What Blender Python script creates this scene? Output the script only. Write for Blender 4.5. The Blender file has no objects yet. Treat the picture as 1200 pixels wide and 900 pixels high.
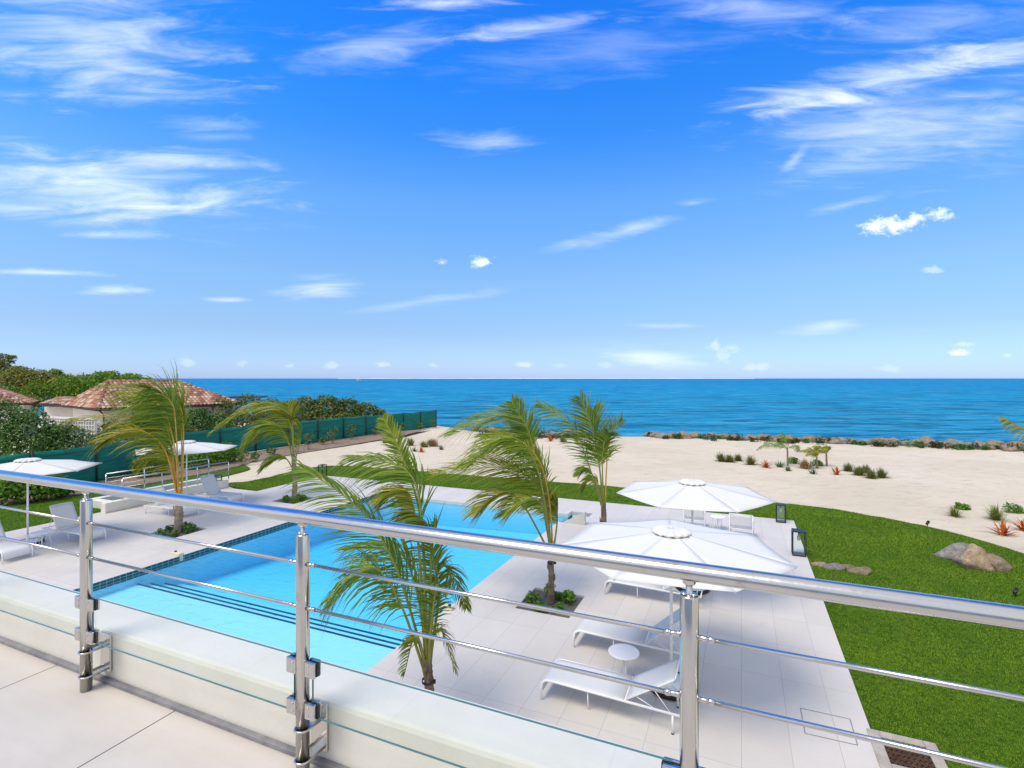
import bpy, bmesh, math, random
import numpy as np
from mathutils import Vector, Matrix, noise as mnoise

SC = bpy.context.scene
COL = SC.collection
rnd = random.Random(7)
PI = math.pi

# ------------------------------------------------------------ camera
F = 614.0            # focal length in photo pixels (1200 wide)
HC = 4.9             # camera height above the pool deck
HZ = 443.5           # horizon row
cam = bpy.data.cameras.new('camera')
cam.sensor_width = 36.0
cam.lens = 36.0 * F / 1200.0
cam.shift_y = -6.5 / 1200.0
cam.clip_start = 0.05
cam.clip_end = 200000.0
camo = bpy.data.objects.new('camera', cam)
COL.objects.link(camo)
camo.location = (0, 0, HC)
camo.rotation_euler = (math.radians(90), 0, 0)
SC.camera = camo

# ------------------------------------------------------------ light
SUN_EL, SUN_AZ = math.radians(60), math.radians(-125)   # azimuth from +Y, clockwise
sl = bpy.data.lights.new('sun', 'SUN')
sl.energy = 1.65
sl.angle = math.radians(26)
sl.color = (1.0, 0.90, 0.76)
so = bpy.data.objects.new('sun', sl)
COL.objects.link(so)
sdir = Vector((math.cos(SUN_EL) * math.sin(SUN_AZ), math.cos(SUN_EL) * math.cos(SUN_AZ), math.sin(SUN_EL)))
so.rotation_euler = sdir.to_track_quat('Z', 'Y').to_euler()

SC.view_settings.view_transform = 'Standard'
SC.view_settings.look = 'None'
SC.view_settings.gamma = 1.0
SC.view_settings.use_curve_mapping = False
SC.view_settings.exposure = 0.62
try:
    SC.cycles.max_bounces = 8
    SC.cycles.transparent_max_bounces = 16
    SC.cycles.caustics_refractive = False
    SC.cycles.caustics_reflective = False
except Exception:
    pass

# ------------------------------------------------------------ node helpers
class NT:
    def __init__(self, tree):
        self.t = tree
        tree.nodes.clear()
    def n(self, typ, **kw):
        nd = self.t.nodes.new(typ)
        ins = kw.pop('ins', {})
        for k, v in kw.items():
            setattr(nd, k, v)
        for k, v in ins.items():
            self.set(nd, k, v)
        return nd
    def set(self, nd, k, v):
        s = nd.inputs[k]
        if hasattr(v, 'is_output') or isinstance(v, bpy.types.NodeSocket):
            self.t.links.new(v, s)
        else:
            s.default_value = v
    def math(self, op, a, b=0.0, c=None, clamp=False):
        nd = self.n('ShaderNodeMath', operation=op, use_clamp=clamp)
        self.set(nd, 0, a); self.set(nd, 1, b)
        if c is not None: self.set(nd, 2, c)
        return nd.outputs[0]
    def rng(self, v, a, b, c=0.0, d=1.0, smooth=False):
        nd = self.n('ShaderNodeMapRange')
        if smooth: nd.interpolation_type = 'SMOOTHSTEP'
        for i, x in enumerate((v, a, b, c, d)): self.set(nd, i, x)
        return nd.outputs[0]
    def noise(self, vec, scale, detail=4.0, rough=0.55, dist=0.0):
        nd = self.n('ShaderNodeTexNoise')
        if vec is not None: self.set(nd, 'Vector', vec)
        self.set(nd, 'Scale', scale); self.set(nd, 'Detail', detail)
        self.set(nd, 'Roughness', rough); self.set(nd, 'Distortion', dist)
        return nd.outputs[0]
    def mapping(self, vec, loc=(0, 0, 0), rot=(0, 0, 0), scale=(1, 1, 1), typ='POINT'):
        nd = self.n('ShaderNodeMapping', vector_type=typ)
        self.set(nd, 'Vector', vec); self.set(nd, 'Location', loc)
        self.set(nd, 'Rotation', rot); self.set(nd, 'Scale', scale)
        return nd.outputs[0]
    def mix(self, fac, a, b, blend='MIX'):
        nd = self.n('ShaderNodeMix', data_type='RGBA', blend_type=blend)
        self.set(nd, 0, fac); self.set(nd, 6, a); self.set(nd, 7, b)
        return nd.outputs[2]
    def ramp(self, fac, stops):
        nd = self.n('ShaderNodeValToRGB')
        self.set(nd, 0, fac)
        el = nd.color_ramp.elements
        while len(el) < len(stops): el.new(0.5)
        for e, (p, c) in zip(el, stops):
            e.position = p; e.color = c
        return nd.outputs[0]
    def bump(self, h, strength, dist):
        nd = self.n('ShaderNodeBump')
        self.set(nd, 'Height', h); self.set(nd, 'Strength', strength); self.set(nd, 'Distance', dist)
        return nd.outputs[0]

def C4(c): return (c[0], c[1], c[2], 1.0)

# ------------------------------------------------------------ sky
def make_world():
    w = bpy.data.worlds.new('World')
    SC.world = w
    w.use_nodes = True
    T = NT(w.node_tree)
    sky = T.n('ShaderNodeTexSky', sky_type='NISHITA')
    sky.sun_disc = False
    sky.sun_elevation = SUN_EL
    sky.sun_rotation = SUN_AZ
    sky.altitude = 0; sky.air_density = 1.0; sky.dust_density = 0.35; sky.ozone_density = 2.2
    tc = T.n('ShaderNodeTexCoord')
    sep = T.n('ShaderNodeSeparateXYZ'); T.set(sep, 0, tc.outputs['Generated'])
    x, y, z = sep.outputs
    # a deep tropical blue overhead, paler down at the horizon
    elev = T.math('MAXIMUM', z, 0.0)
    tint = T.ramp(elev, [(0.0, C4((0.385, 0.542, 1.04))), (0.087, C4((0.426, 0.517, 0.72))), (0.182, C4((0.507, 0.664, 0.813))), (0.315, C4((0.434, 0.77, 1.08))),
                         (0.42, C4((0.176, 0.68, 1.28))), (0.51, C4((0.10, 0.647, 1.41))), (0.6, C4((0.085, 0.615, 1.46))), (0.85, C4((0.2, 0.6, 1.2)))])
    base = T.mix(1.0, sky.outputs[0], tint, 'MULTIPLY')
    ys = T.math('MAXIMUM', y, 0.12)
    u = T.math('DIVIDE', x, ys)
    v = T.math('DIVIDE', z, ys)
    comb = T.n('ShaderNodeCombineXYZ'); T.set(comb, 0, u); T.set(comb, 1, v)
    uv = comb.outputs[0]
    nz_fine = T.noise(T.mapping(uv, rot=(0, 0, -0.17), scale=(1.9, 10.0, 1)), 2.6, 9, 0.62, 0.6)
    nz_str = T.noise(T.mapping(uv, rot=(0, 0, 0.12), scale=(1.9, 13.0, 1)), 2.8, 9, 0.62, 0.5)
    nz_puff = T.noise(T.mapping(uv, scale=(1, 1.6, 1)), 38.0, 8, 0.65, 0.3)
    def C(px, py): return ((px - 600) / F, (HZ - py) / F)
    acc = None
    cirrus = [  # px, py, rx, ry, rotation (deg, + = rises to the right), density, noise
        (95, 40, 210, 85, -8, .72, 0), (130, 95, 160, 40, -5, .35, 0), (430, 58, 150, 26, 12, .55, 0), (625, 32, 120, 15, 7, .85, 0),
        (525, 3, 100, 9, 2, 1.0, 1), (110, 222, 210, 52, -4, .78, 0), (195, 187, 130, 15, -3, .95, 0), (60, 200, 120, 30, -6, .5, 0),
        (240, 229, 110, 18, 2, 1.0, 0), (160, 245, 110, 12, 0, .8, 0), (60, 320, 105, 6, -2, .9, 1), (375, 338, 62, 15, 5, 1.1, 1),
        (135, 340, 45, 7, 0, .9, 1), (120, 275, 80, 7, 0, .7, 1), (1035, 90, 215, 27, 13, .98, 0), (950, 122, 90, 12, 8, .9, 0), (1180, 62, 120, 20, 8, .8, 0),
        (1090, 150, 220, 62, 10, .58, 1), (1010, 140, 120, 45, 5, .4, 0), (932, 186, 30, 9, 45, .6, 0), (735, 270, 95, 11, 15, .62, 0),
        (812, 238, 32, 6, 5, .6, 0), (575, 165, 75, 17, 0, .62, 0), (1110, 28, 170, 34, 6, .42, 0), (880, 10, 150, 26, -6, .5, 0),
        (235, 143, 85, 12, -3, .42, 0), (250, 160, 70, 8, 0, .36, 0), (975, 381, 50, 10, 8, .55, 1), (500, 353, 120, 8, 8, .34, 0),
        (990, 240, 70, 7, 14, .42, 0), (265, 352, 35, 4, 0, .6, 1), (790, 382, 60, 5, 0, .35, 1), (700, 60, 200, 40, 5, .22, 1),
        (770, 419, 66, 14, -5, .8, 1)]
    for (px, py, rx, ry, rot, den, k) in cirrus:
        cx, cy = C(px, py)
        m = T.mapping(uv, (cx, cy, 0), (0, 0, math.radians(rot)), (rx / F, ry / F, 1), 'TEXTURE')
        ln = T.n('ShaderNodeVectorMath', operation='LENGTH'); T.set(ln, 0, m)
        nz = (nz_fine, nz_str)[k]
        q = T.math('MULTIPLY_ADD', nz, 2.6, T.math('SUBTRACT', ln.outputs['Value'], 1.3))
        d = T.rng(q, 1.08, -0.55, 0.0, den * 0.72, True)
        acc = d if acc is None else T.math('ADD', acc, T.math('MULTIPLY', d, T.math('SUBTRACT', 1.0, acc)))
    puffs = [(1028, 265, 26, 14, .95), (1052, 264, 30, 13, 1.0), (1071, 258, 18, 12, .95), (1100, 250, 24, 9, .8), (565, 307, 22, 8, .85),
             (517, 307, 9, 5, .6), (838, 404, 13, 11, .8), (853, 408, 16, 8, .75), (845, 418, 15, 10, .5),
             (1124, 412, 22, 6, .95), (1180, 416, 8, 4, .6), (1092, 316, 16, 6, .35), (218, 424, 15, 8, .55), (282, 426, 11, 5, .5),
             (340, 428, 8, 4, .6), (390, 428, 14, 6, .6), (446, 427, 14, 4, .7), (506, 428, 10, 4, .5), (613, 427, 16, 4, .8),
             (656, 429, 11, 5, .4), (708, 428, 12, 6, .4), (885, 430, 24, 7, .35), (1041, 432, 26, 6, .25), (1130, 403, 20, 4, .4)]
    for (px, py, rx, ry, den) in puffs:
        cx, cy = C(px, py)
        m = T.mapping(uv, (cx, cy, 0), (0, 0, 0), (rx * 0.9 / F, ry * 0.9 / F, 1), 'TEXTURE')
        ln = T.n('ShaderNodeVectorMath', operation='LENGTH'); T.set(ln, 0, m)
        q = T.math('MULTIPLY_ADD', nz_puff, 3.2, T.math('SUBTRACT', ln.outputs['Value'], 1.6))
        d = T.rng(q, 1.0, 0.1, 0.0, den * (0.9 if py < 400 else 0.7 if rx > 17 else 0.38), True)
        acc = T.math('MAXIMUM', acc, d)
    front = T.rng(y, 0.15, 0.4)
    up = T.rng(z, 0.0, 0.012)
    fac = T.math('MULTIPLY', T.math('MULTIPLY', acc, front), up, clamp=True)
    col = T.mix(fac, base, C4((5.6, 6.0, 6.7)))
    # white veil added out of view, overhead and behind, to soften and whiten the skylight
    fill_veil = T.math('MAXIMUM', T.rng(z, 0.70, 0.93, 0, 1, True), T.rng(y, 0.22, -0.15, 0, 1, True))
    fill_veil = T.math('MULTIPLY', fill_veil, T.rng(T.noise(tc.outputs['Generated'], 2.4, 6, 0.6), 0.25, 0.7, 0.55, 1.0))
    col = T.mix(T.math('MULTIPLY', fill_veil, up), col, C4((4.9, 5.0, 5.1)))
    bg = T.n('ShaderNodeBackground'); T.set(bg, 0, col); T.set(bg, 1, 0.14)
    out = T.n('ShaderNodeOutputWorld'); T.set(out, 0, bg.outputs[0])
make_world()

# ------------------------------------------------------------ frames of reference
CA, SA = 0.4013, 0.9160
ROT = -math.atan2(CA, SA)            # the pool's own axes: local x = b, local y = a
def S(a, b, z=0.0): return Vector((CA * a + SA * b, SA * a - CA * b, z))
def P(px, py, z=0.0):
    Y = (HC - z) * F / (py - HZ)
    return Vector(((px - 600) / F * Y, Y, z))
def D(px, py, Y):
    return Vector(((px - 600) / F * Y, Y, HC - (py - HZ) / F * Y))

# ------------------------------------------------------------ object helpers
def link(o):
    COL.objects.link(o); return o
def tag(o, label=None, cat=None, group=None, kind=None):
    if label: o['label'] = label
    if cat: o['category'] = cat
    if group: o['group'] = group
    if kind: o['kind'] = kind
    return o
def empty(name, loc, rz=0.0, label=None, cat=None, group=None):
    o = bpy.data.objects.new(name, None)
    o.empty_display_size = 0.2
    o.location = loc; o.rotation_euler = (0, 0, rz)
    link(o)
    return tag(o, label, cat, group)
def copy_tree(o, parent=None):
    c = o.copy(); COL.objects.link(c)
    if parent is not None: c.parent = parent
    for ch in list(o.children): copy_tree(ch, c)
    return c

class MB:
    """collects shapes; build() links them as ONE mesh object"""
    def __init__(self):
        self.v = []; self.f = []; self.m = []; self.sm = []
        self.cur = 0
    def add(self, verts, faces, smooth=False):
        o = len(self.v)
        self.v += [tuple(p) for p in verts]
        for f in faces:
            self.f.append(tuple(i + o for i in f)); self.m.append(self.cur); self.sm.append(smooth)
        return self
    def box(self, c, s, M=None):
        x, y, z = s[0] / 2, s[1] / 2, s[2] / 2
        vs = [Vector((i * x, j * y, k * z)) for k in (-1, 1) for j in (-1, 1) for i in (-1, 1)]
        if M is not None: vs = [M @ p for p in vs]
        vs = [p + Vector(c) for p in vs]
        return self.add(vs, [(0, 2, 3, 1), (4, 5, 7, 6), (0, 1, 5, 4), (2, 6, 7, 3), (0, 4, 6, 2), (1, 3, 7, 5)])
    def rbox(self, c, s, r=0.01, M=None):
        """box with chamfered edges"""
        bm = bmesh.new()
        bmesh.ops.create_cube(bm, size=1.0)
        for v in bm.verts: v.co = Vector((v.co.x * s[0], v.co.y * s[1], v.co.z * s[2]))
        bmesh.ops.bevel(bm, geom=list(bm.edges), offset=r, segments=2, profile=0.5, affect='EDGES')
        bm.verts.ensure_lookup_table()
        for i, v in enumerate(bm.verts): v.index = i
        vs = [(M @ v.co if M is not None else v.co.copy()) + Vector(c) for v in bm.verts]
        fs = [[v.index for v in f.verts] for f in bm.faces]
        bm.free()
        return self.add(vs, fs)
    def tube(self, pts, rad, seg=8, cap=True, squash=None):
        pts = [Vector(p) for p in pts]
        n = len(pts)
        rads = rad if isinstance(rad, (list, tuple)) else [rad] * n
        vs = []; fs = []
        t0 = (pts[1] - pts[0]).normalized()
        ref = Vector((0, 0, 1)) if abs(t0.z) < 0.9 else Vector((1, 0, 0))
        nrm = (ref - t0 * ref.dot(t0)).normalized()
        for i in range(n):
            if i == 0: t = pts[1] - pts[0]
            elif i == n - 1: t = pts[-1] - pts[-2]
            else: t = (pts[i + 1] - pts[i]).normalized() + (pts[i] - pts[i - 1]).normalized()
            t.normalize()
            nrm = (nrm - t * nrm.dot(t)).normalized()
            bi = t.cross(nrm)
            for k in range(seg):
                a = 2 * PI * k / seg
                vs.append(pts[i] + (nrm * math.cos(a) * (squash or 1.0) + bi * math.sin(a)) * rads[i])
        for i in range(n - 1):
            for k in range(seg):
                k2 = (k + 1) % seg
                fs.append((i * seg + k, i * seg + k2, (i + 1) * seg + k2, (i + 1) * seg + k))
        self.add(vs, fs, True)
        if cap:
            o = len(self.v) - len(vs)
            for ring in (list(range(seg))[::-1], list(range((n - 1) * seg, n * seg))):
                self.f.append(tuple(i + o for i in ring)); self.m.append(self.cur); self.sm.append(False)
        return self
    def lathe(self, prof, c=(0, 0, 0), seg=24, smooth=True):
        vs = []; fs = []
        for (r, z) in prof:
            for k in range(seg):
                a = 2 * PI * k / seg
                vs.append(Vector((r * math.cos(a), r * math.sin(a), z)) + Vector(c))
        for i in range(len(prof) - 1):
            for k in range(seg):
                k2 = (k + 1) % seg
                fs.append((i * seg + k, i * seg + k2, (i + 1) * seg + k2, (i + 1) * seg + k))
        return self.add(vs, fs, smooth)
    def sheet(self, rows, thick=0.0, smooth=True):
        """grid of rows of points; optional thickness along the normal"""
        R, K = len(rows), len(rows[0])
        vs = [Vector(p) for r in rows for p in r]
        fs = [(i * K + j, i * K + j + 1, (i + 1) * K + j + 1, (i + 1) * K + j) for i in range(R - 1) for j in range(K - 1)]
        if thick:
            nn = []
            for i in range(R):
                for j in range(K):
                    a = vs[i * K + min(j + 1, K - 1)] - vs[i * K + max(j - 1, 0)]
                    b = vs[min(i + 1, R - 1) * K + j] - vs[max(i - 1, 0) * K + j]
                    nn.append(a.cross(b).normalized())
            n0 = R * K
            vs2 = [p - q * thick for p, q in zip(vs, nn)]
            fs2 = [tuple(x + n0 for x in f[::-1]) for f in fs]
            side = []
            for j in range(K - 1):
                side.append((j + 1, j, n0 + j, n0 + j + 1))
                q = (R - 1) * K
                side.append((q + j, q + j + 1, n0 + q + j + 1, n0 + q + j))
            for i in range(R - 1):
                side.append((i * K, (i + 1) * K, n0 + (i + 1) * K, n0 + i * K))
                q = K - 1
                side.append(((i + 1) * K + q, i * K + q, n0 + i * K + q, n0 + (i + 1) * K + q))
            self.add(vs + vs2, fs + fs2, smooth)
            o = len(self.v) - 2 * n0
            for f in side:
                self.f.append(tuple(i + o for i in f)); self.m.append(self.cur); self.sm.append(False)
            return self
        return self.add(vs, fs, smooth)
    def build(self, name, mat, parent=None, loc=None, rz=None):
        me = bpy.data.meshes.new(name)
        me.from_pydata(self.v, [], self.f)
        mats = mat if isinstance(mat, (list, tuple)) else [mat]
        for m in mats: me.materials.append(m)
        me.polygons.foreach_set('material_index', self.m)
        me.polygons.foreach_set('use_smooth', self.sm)
        me.update()
        o = link(bpy.data.objects.new(name, me))
        if parent is not None: o.parent = parent
        if loc is not None: o.location = loc
        if rz is not None: o.rotation_euler = (0, 0, rz)
        return o

def np_mesh(name, V, Fc, mat, parent=None, smooth=False):
    """V (n,3) float, Fc (m,k) int"""
    me = bpy.data.meshes.new(name)
    V = np.asarray(V, dtype=np.float32); Fc = np.asarray(Fc, dtype=np.int32)
    m, k = Fc.shape
    me.vertices.add(len(V)); me.vertices.foreach_set('co', V.ravel())
    me.loops.add(m * k); me.loops.foreach_set('vertex_index', Fc.ravel())
    me.polygons.add(m)
    me.polygons.foreach_set('loop_start', np.arange(0, m * k, k, dtype=np.int32))
    try: me.polygons.foreach_set('loop_total', np.full(m, k, dtype=np.int32))
    except Exception: pass
    me.polygons.foreach_set('use_smooth', np.full(m, smooth, dtype=bool))
    me.materials.append(mat)
    me.update(calc_edges=True); me.validate()
    o = link(bpy.data.objects.new(name, me))
    if parent is not None: o.parent = parent
    return o

# ------------------------------------------------------------ materials
def newmat(name):
    m = bpy.data.materials.new(name); m.use_nodes = True
    T = NT(m.node_tree)
    out = T.n('ShaderNodeOutputMaterial')
    pb = T.n('ShaderNodeBsdfPrincipled')
    T.t.links.new(pb.outputs[0], out.inputs[0])
    tc = T.n('ShaderNodeTexCoord')
    return m, T, pb, tc, out
def spec(pb, v):
    for k in ('Specular IOR Level', 'Specular'):
        if k in pb.inputs:
            pb.inputs[k].default_value = v; return

def noisy(name, c1, c2, scale=6.0, rough=0.7, metal=0.0, bump=0.0, bscale=None, bdist=0.01, sp=0.4, detail=5, coord='Object'):
    m, T, pb, tc, out = newmat(name)
    nz = T.noise(tc.outputs[coord], scale, detail, 0.6)
    f = T.rng(nz, 0.32, 0.68)
    T.set(pb, 'Base Color', T.mix(f, C4(c1), C4(c2)))
    T.set(pb, 'Roughness', rough); T.set(pb, 'Metallic', metal); spec(pb, sp)
    if bump:
        h = T.noise(tc.outputs[coord], bscale or scale * 6, 5, 0.6)
        T.set(pb, 'Normal', T.bump(h, bump, bdist))
    return m

def leafy(name, cols, trans=0.25, rough=0.55, sp=0.22):
    """each leaf is an island with a tone of its own"""
    m, T, pb, tc, out = newmat(name)
    g = T.n('ShaderNodeNewGeometry')
    r = g.outputs['Random Per Island']
    k = len(cols)
    col = T.ramp(r, [((i + 0.0) / max(1, k - 1), C4(c)) for i, c in enumerate(cols)])
    T.set(pb, 'Base Color', col); T.set(pb, 'Roughness', rough); spec(pb, sp)
    tr = T.n('ShaderNodeBsdfTranslucent'); T.set(tr, 0, T.mix(0.35, col, C4((0.35, 0.4, 0.03))))
    mx = T.n('ShaderNodeMixShader'); T.set(mx, 0, trans)
    T.t.links.new(pb.outputs[0], mx.inputs[1]); T.t.links.new(tr.outputs[0], mx.inputs[2])
    T.t.links.new(mx.outputs[0], out.inputs[0])
    return m

def tilemat(name, c1, c2, joint, tw, th, jw=0.003, rough=0.55, off=(0, 0), bump=0.05, stagger=0.0):
    """large porcelain slabs; local x/y in metres"""
    m, T, pb, tc, out = newmat(name)
    sep = T.n('ShaderNodeSeparateXYZ'); T.set(sep, 0, tc.outputs['Object'])
    xs = T.math('DIVIDE', T.math('ADD', sep.outputs[0], off[0]), tw)
    row = T.math('FLOOR', T.math('DIVIDE', T.math('ADD', sep.outputs[1], off[1]), th))
    ix = T.math('FLOOR', xs)
    ysd = T.math('ADD', T.math('DIVIDE', T.math('ADD', sep.outputs[1], off[1]), th), T.math('MULTIPLY', T.math('MODULO', ix, 2.0), stagger))
    iy = T.math('FLOOR', ysd)
    fx = T.math('FRACT', xs); fy = T.math('FRACT', ysd)
    dx = T.math('MULTIPLY', T.math('MINIMUM', fx, T.math('SUBTRACT', 1.0, fx)), tw)
    dy = T.math('MULTIPLY', T.math('MINIMUM', fy, T.math('SUBTRACT', 1.0, fy)), th)
    d = T.math('MINIMUM', dx, dy)
    j = T.math('LESS_THAN', d, jw)
    cb = T.n('ShaderNodeCombineXYZ'); T.set(cb, 0, ix); T.set(cb, 1, iy)
    wn = T.n('ShaderNodeTexWhiteNoise', noise_dimensions='2D'); T.set(wn, 0, cb.outputs[0])
    nz = T.noise(tc.outputs['Object'], 1.3, 8, 0.65)
    nz2 = T.noise(T.mapping(tc.outputs['Object'], scale=(2, 14, 2)), 2.0, 5, 0.6)
    f = T.math('ADD', T.math('MULTIPLY', T.rng(nz, 0.3, 0.7), 0.5), T.math('MULTIPLY', wn.outputs[0], 0.45))
    f = T.math('ADD', f, T.math('MULTIPLY', T.rng(nz2, 0.35, 0.65), 0.2))
    col = T.mix(f, C4(c1), C4(c2))
    stain = T.rng(T.noise(tc.outputs['Object'], 0.55, 6, 0.7), 0.55, 0.75, 0.0, 0.35)
    col = T.mix(stain, col, C4([0.72 * x for x in c1]))
    T.set(pb, 'Base Color', T.mix(j, col, C4(joint)))
    T.set(pb, 'Roughness', rough); spec(pb, 0.3)
    h = T.math('SUBTRACT', T.math('MULTIPLY', T.noise(tc.outputs['Object'], 60, 3), 0.25), j)
    T.set(pb, 'Normal', T.bump(h, bump, 0.004))
    return m

M = {}
M['deck'] = tilemat('deck_tile', (0.565, 0.525, 0.475), (0.645, 0.61, 0.56), (0.37, 0.345, 0.315), 0.6, 1.2, 0.0028, stagger=0.0)
M['deck_side'] = noisy('deck_side', (0.55, 0.53, 0.5), (0.62, 0.6, 0.57), 3)
M['floor'] = tilemat('balcony_tile', (0.52, 0.48, 0.425), (0.61, 0.57, 0.515), (0.10, 0.095, 0.09), 1.0, 1.2, 0.0035, off=(0.57, -0.1))
M['stucco'] = noisy('stucco', (0.79, 0.745, 0.65), (0.87, 0.835, 0.75), 2.2, 0.9, bump=0.35, bscale=70, bdist=0.004, sp=0.2)
M['white_wall'] = noisy('white_wall', (0.66, 0.64, 0.60), (0.74, 0.72, 0.68), 1.2, 0.85, bump=0.2, bscale=60, bdist=0.004, sp=0.2)
M['kerb'] = noisy('kerb_paint', (0.70, 0.68, 0.61), (0.77, 0.75, 0.69), 2.0, 0.8, bump=0.15, bscale=60, bdist=0.003)
M['track'] = noisy('grey_track', (0.19, 0.19, 0.215), (0.36, 0.35, 0.36), 9, 0.55, 0.3, bump=0.3, bscale=60)
M['gravel'] = noisy('dark_gravel', (0.07, 0.07, 0.07), (0.20, 0.195, 0.19), 40, 0.9, bump=1.0, bscale=45, bdist=0.03)
M['white'] = noisy('white_powdercoat', (0.80, 0.80, 0.80), (0.84, 0.84, 0.84), 5, 0.4)
M['black'] = noisy('black_metal', (0.012, 0.013, 0.016), (0.022, 0.023, 0.027), 8, 0.4)
M['rubber'] = noisy('black_rubber', (0.010, 0.010, 0.012), (0.018, 0.018, 0.02), 8, 0.5)
M['plaster'] = None

def mat_steel():
    m, T, pb, tc, out = newmat('brushed_steel')
    nz = T.noise(T.mapping(tc.outputs['Object'], scale=(40, 40, 3)), 3.0, 4, 0.6)
    nz2 = T.noise(tc.outputs['Object'], 7.0, 6, 0.7)
    T.set(pb, 'Base Color', T.mix(T.rng(nz2, 0.58, 0.8), C4((0.60, 0.58, 0.55)), C4((0.40, 0.34, 0.28))))
    T.set(pb, 'Metallic', 1.0)
    T.set(pb, 'Roughness', T.rng(nz, 0.3, 0.7, 0.13, 0.24))
    T.set(pb, 'Normal', T.bump(nz, 0.03, 0.002))
    return m
M['steel'] = mat_steel()

def mat_glass():
    m, T, pb, tc, out = newmat('clear_glass')
    lw = T.n('ShaderNodeLayerWeight'); T.set(lw, 0, 0.5)
    fres = T.math('MULTIPLY_ADD', T.math('POWER', lw.outputs['Facing'], 5.0), 0.9, 0.045)
    tr = T.n('ShaderNodeBsdfTransparent'); T.set(tr, 0, (0.962, 0.985, 0.975, 1))
    gl = T.n('ShaderNodeBsdfGlossy'); T.set(gl, 'Roughness', 0.02); T.set(gl, 0, (0.95, 1, 0.98, 1))
    mx = T.n('ShaderNodeMixShader'); T.set(mx, 0, fres)
    T.t.links.new(tr.outputs[0], mx.inputs[1]); T.t.links.new(gl.outputs[0], mx.inputs[2])
    T.t.links.new(mx.outputs[0], out.inputs[0])
    m2 = noisy('glass_edge', (0.07, 0.17, 0.15), (0.11, 0.23, 0.20), 5, 0.3)
    return m, m2
M['glass'], M['glass_edge'] = mat_glass()

def mat_sling():
    m, T, pb, tc, out = newmat('white_mesh_sling')
    ck = T.n('ShaderNodeTexChecker'); T.set(ck, 'Vector', tc.outputs['Object']); T.set(ck, 'Scale', 260.0)
    T.set(pb, 'Base Color', T.mix(ck.outputs[1], C4((0.82, 0.825, 0.83)), C4((0.88, 0.885, 0.89))))
    T.set(pb, 'Roughness', 0.6); spec(pb, 0.3)
    tr = T.n('ShaderNodeBsdfTranslucent'); T.set(tr, 0, (0.78, 0.8, 0.83, 1))
    mx = T.n('ShaderNodeMixShader'); T.set(mx, 0, 0.3)
    T.t.links.new(pb.outputs[0], mx.inputs[1]); T.t.links.new(tr.outputs[0], mx.inputs[2])
    T.t.links.new(mx.outputs[0], out.inputs[0])
    return m
M['sling'] = mat_sling()
def mat_canopy():
    m, T, pb, tc, out = newmat('white_canvas')
    nz = T.noise(tc.outputs['Object'], 3.0, 5, 0.6)
    T.set(pb, 'Base Color', T.mix(nz, C4((0.79, 0.79, 0.79)), C4((0.85, 0.85, 0.85))))
    T.set(pb, 'Roughness', 0.8); spec(pb, 0.2)
    T.set(pb, 'Normal', T.bump(T.noise(T.mapping(tc.outputs['Object'], scale=(1, 1, .4)), 5.0, 4, 0.6), 0.25, 0.03))
    tr = T.n('ShaderNodeBsdfTranslucent'); T.set(tr, 0, (0.85, 0.85, 0.83, 1))
    mx = T.n('ShaderNodeMixShader'); T.set(mx, 0, 0.18)
    T.t.links.new(pb.outputs[0], mx.inputs[1]); T.t.links.new(tr.outputs[0], mx.inputs[2])
    T.t.links.new(mx.outputs[0], out.inputs[0])
    return m
M['canopy'] = mat_canopy()

def mat_sand():
    m, T, pb, tc, out = newmat('beach_sand')
    o = tc.outputs['Object']
    big = T.noise(o, 0.16, 6, 0.6); mid = T.noise(T.mapping(o, scale=(0.6, 1.6, 1)), 1.6, 7, 0.65); fine = T.noise(o, 9, 4, 0.6)
    col = T.mix(T.rng(big, 0.35, 0.65), C4((0.60, 0.52, 0.39)), C4((0.68, 0.60, 0.465)))
    col = T.mix(T.rng(mid, 0.52, 0.70, 0, 0.5), col, C4((0.43, 0.36, 0.275)))
    spk = T.rng(T.noise(T.mapping(o, scale=(1, 3, 1)), 3.4, 5, 0.75), 0.58, 0.68, 0, 0.5)
    col = T.mix(spk, col, C4((0.27, 0.20, 0.14)))
    T.set(pb, 'Base Color', col); T.set(pb, 'Roughness', 0.95); spec(pb, 0.15)
    h = T.math('ADD', T.math('MULTIPLY', mid, 1.0), T.math('MULTIPLY', fine, 0.3))
    T.set(pb, 'Normal', T.bump(h, 0.7, 0.12))
    return m
M['sand'] = mat_sand()

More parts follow.
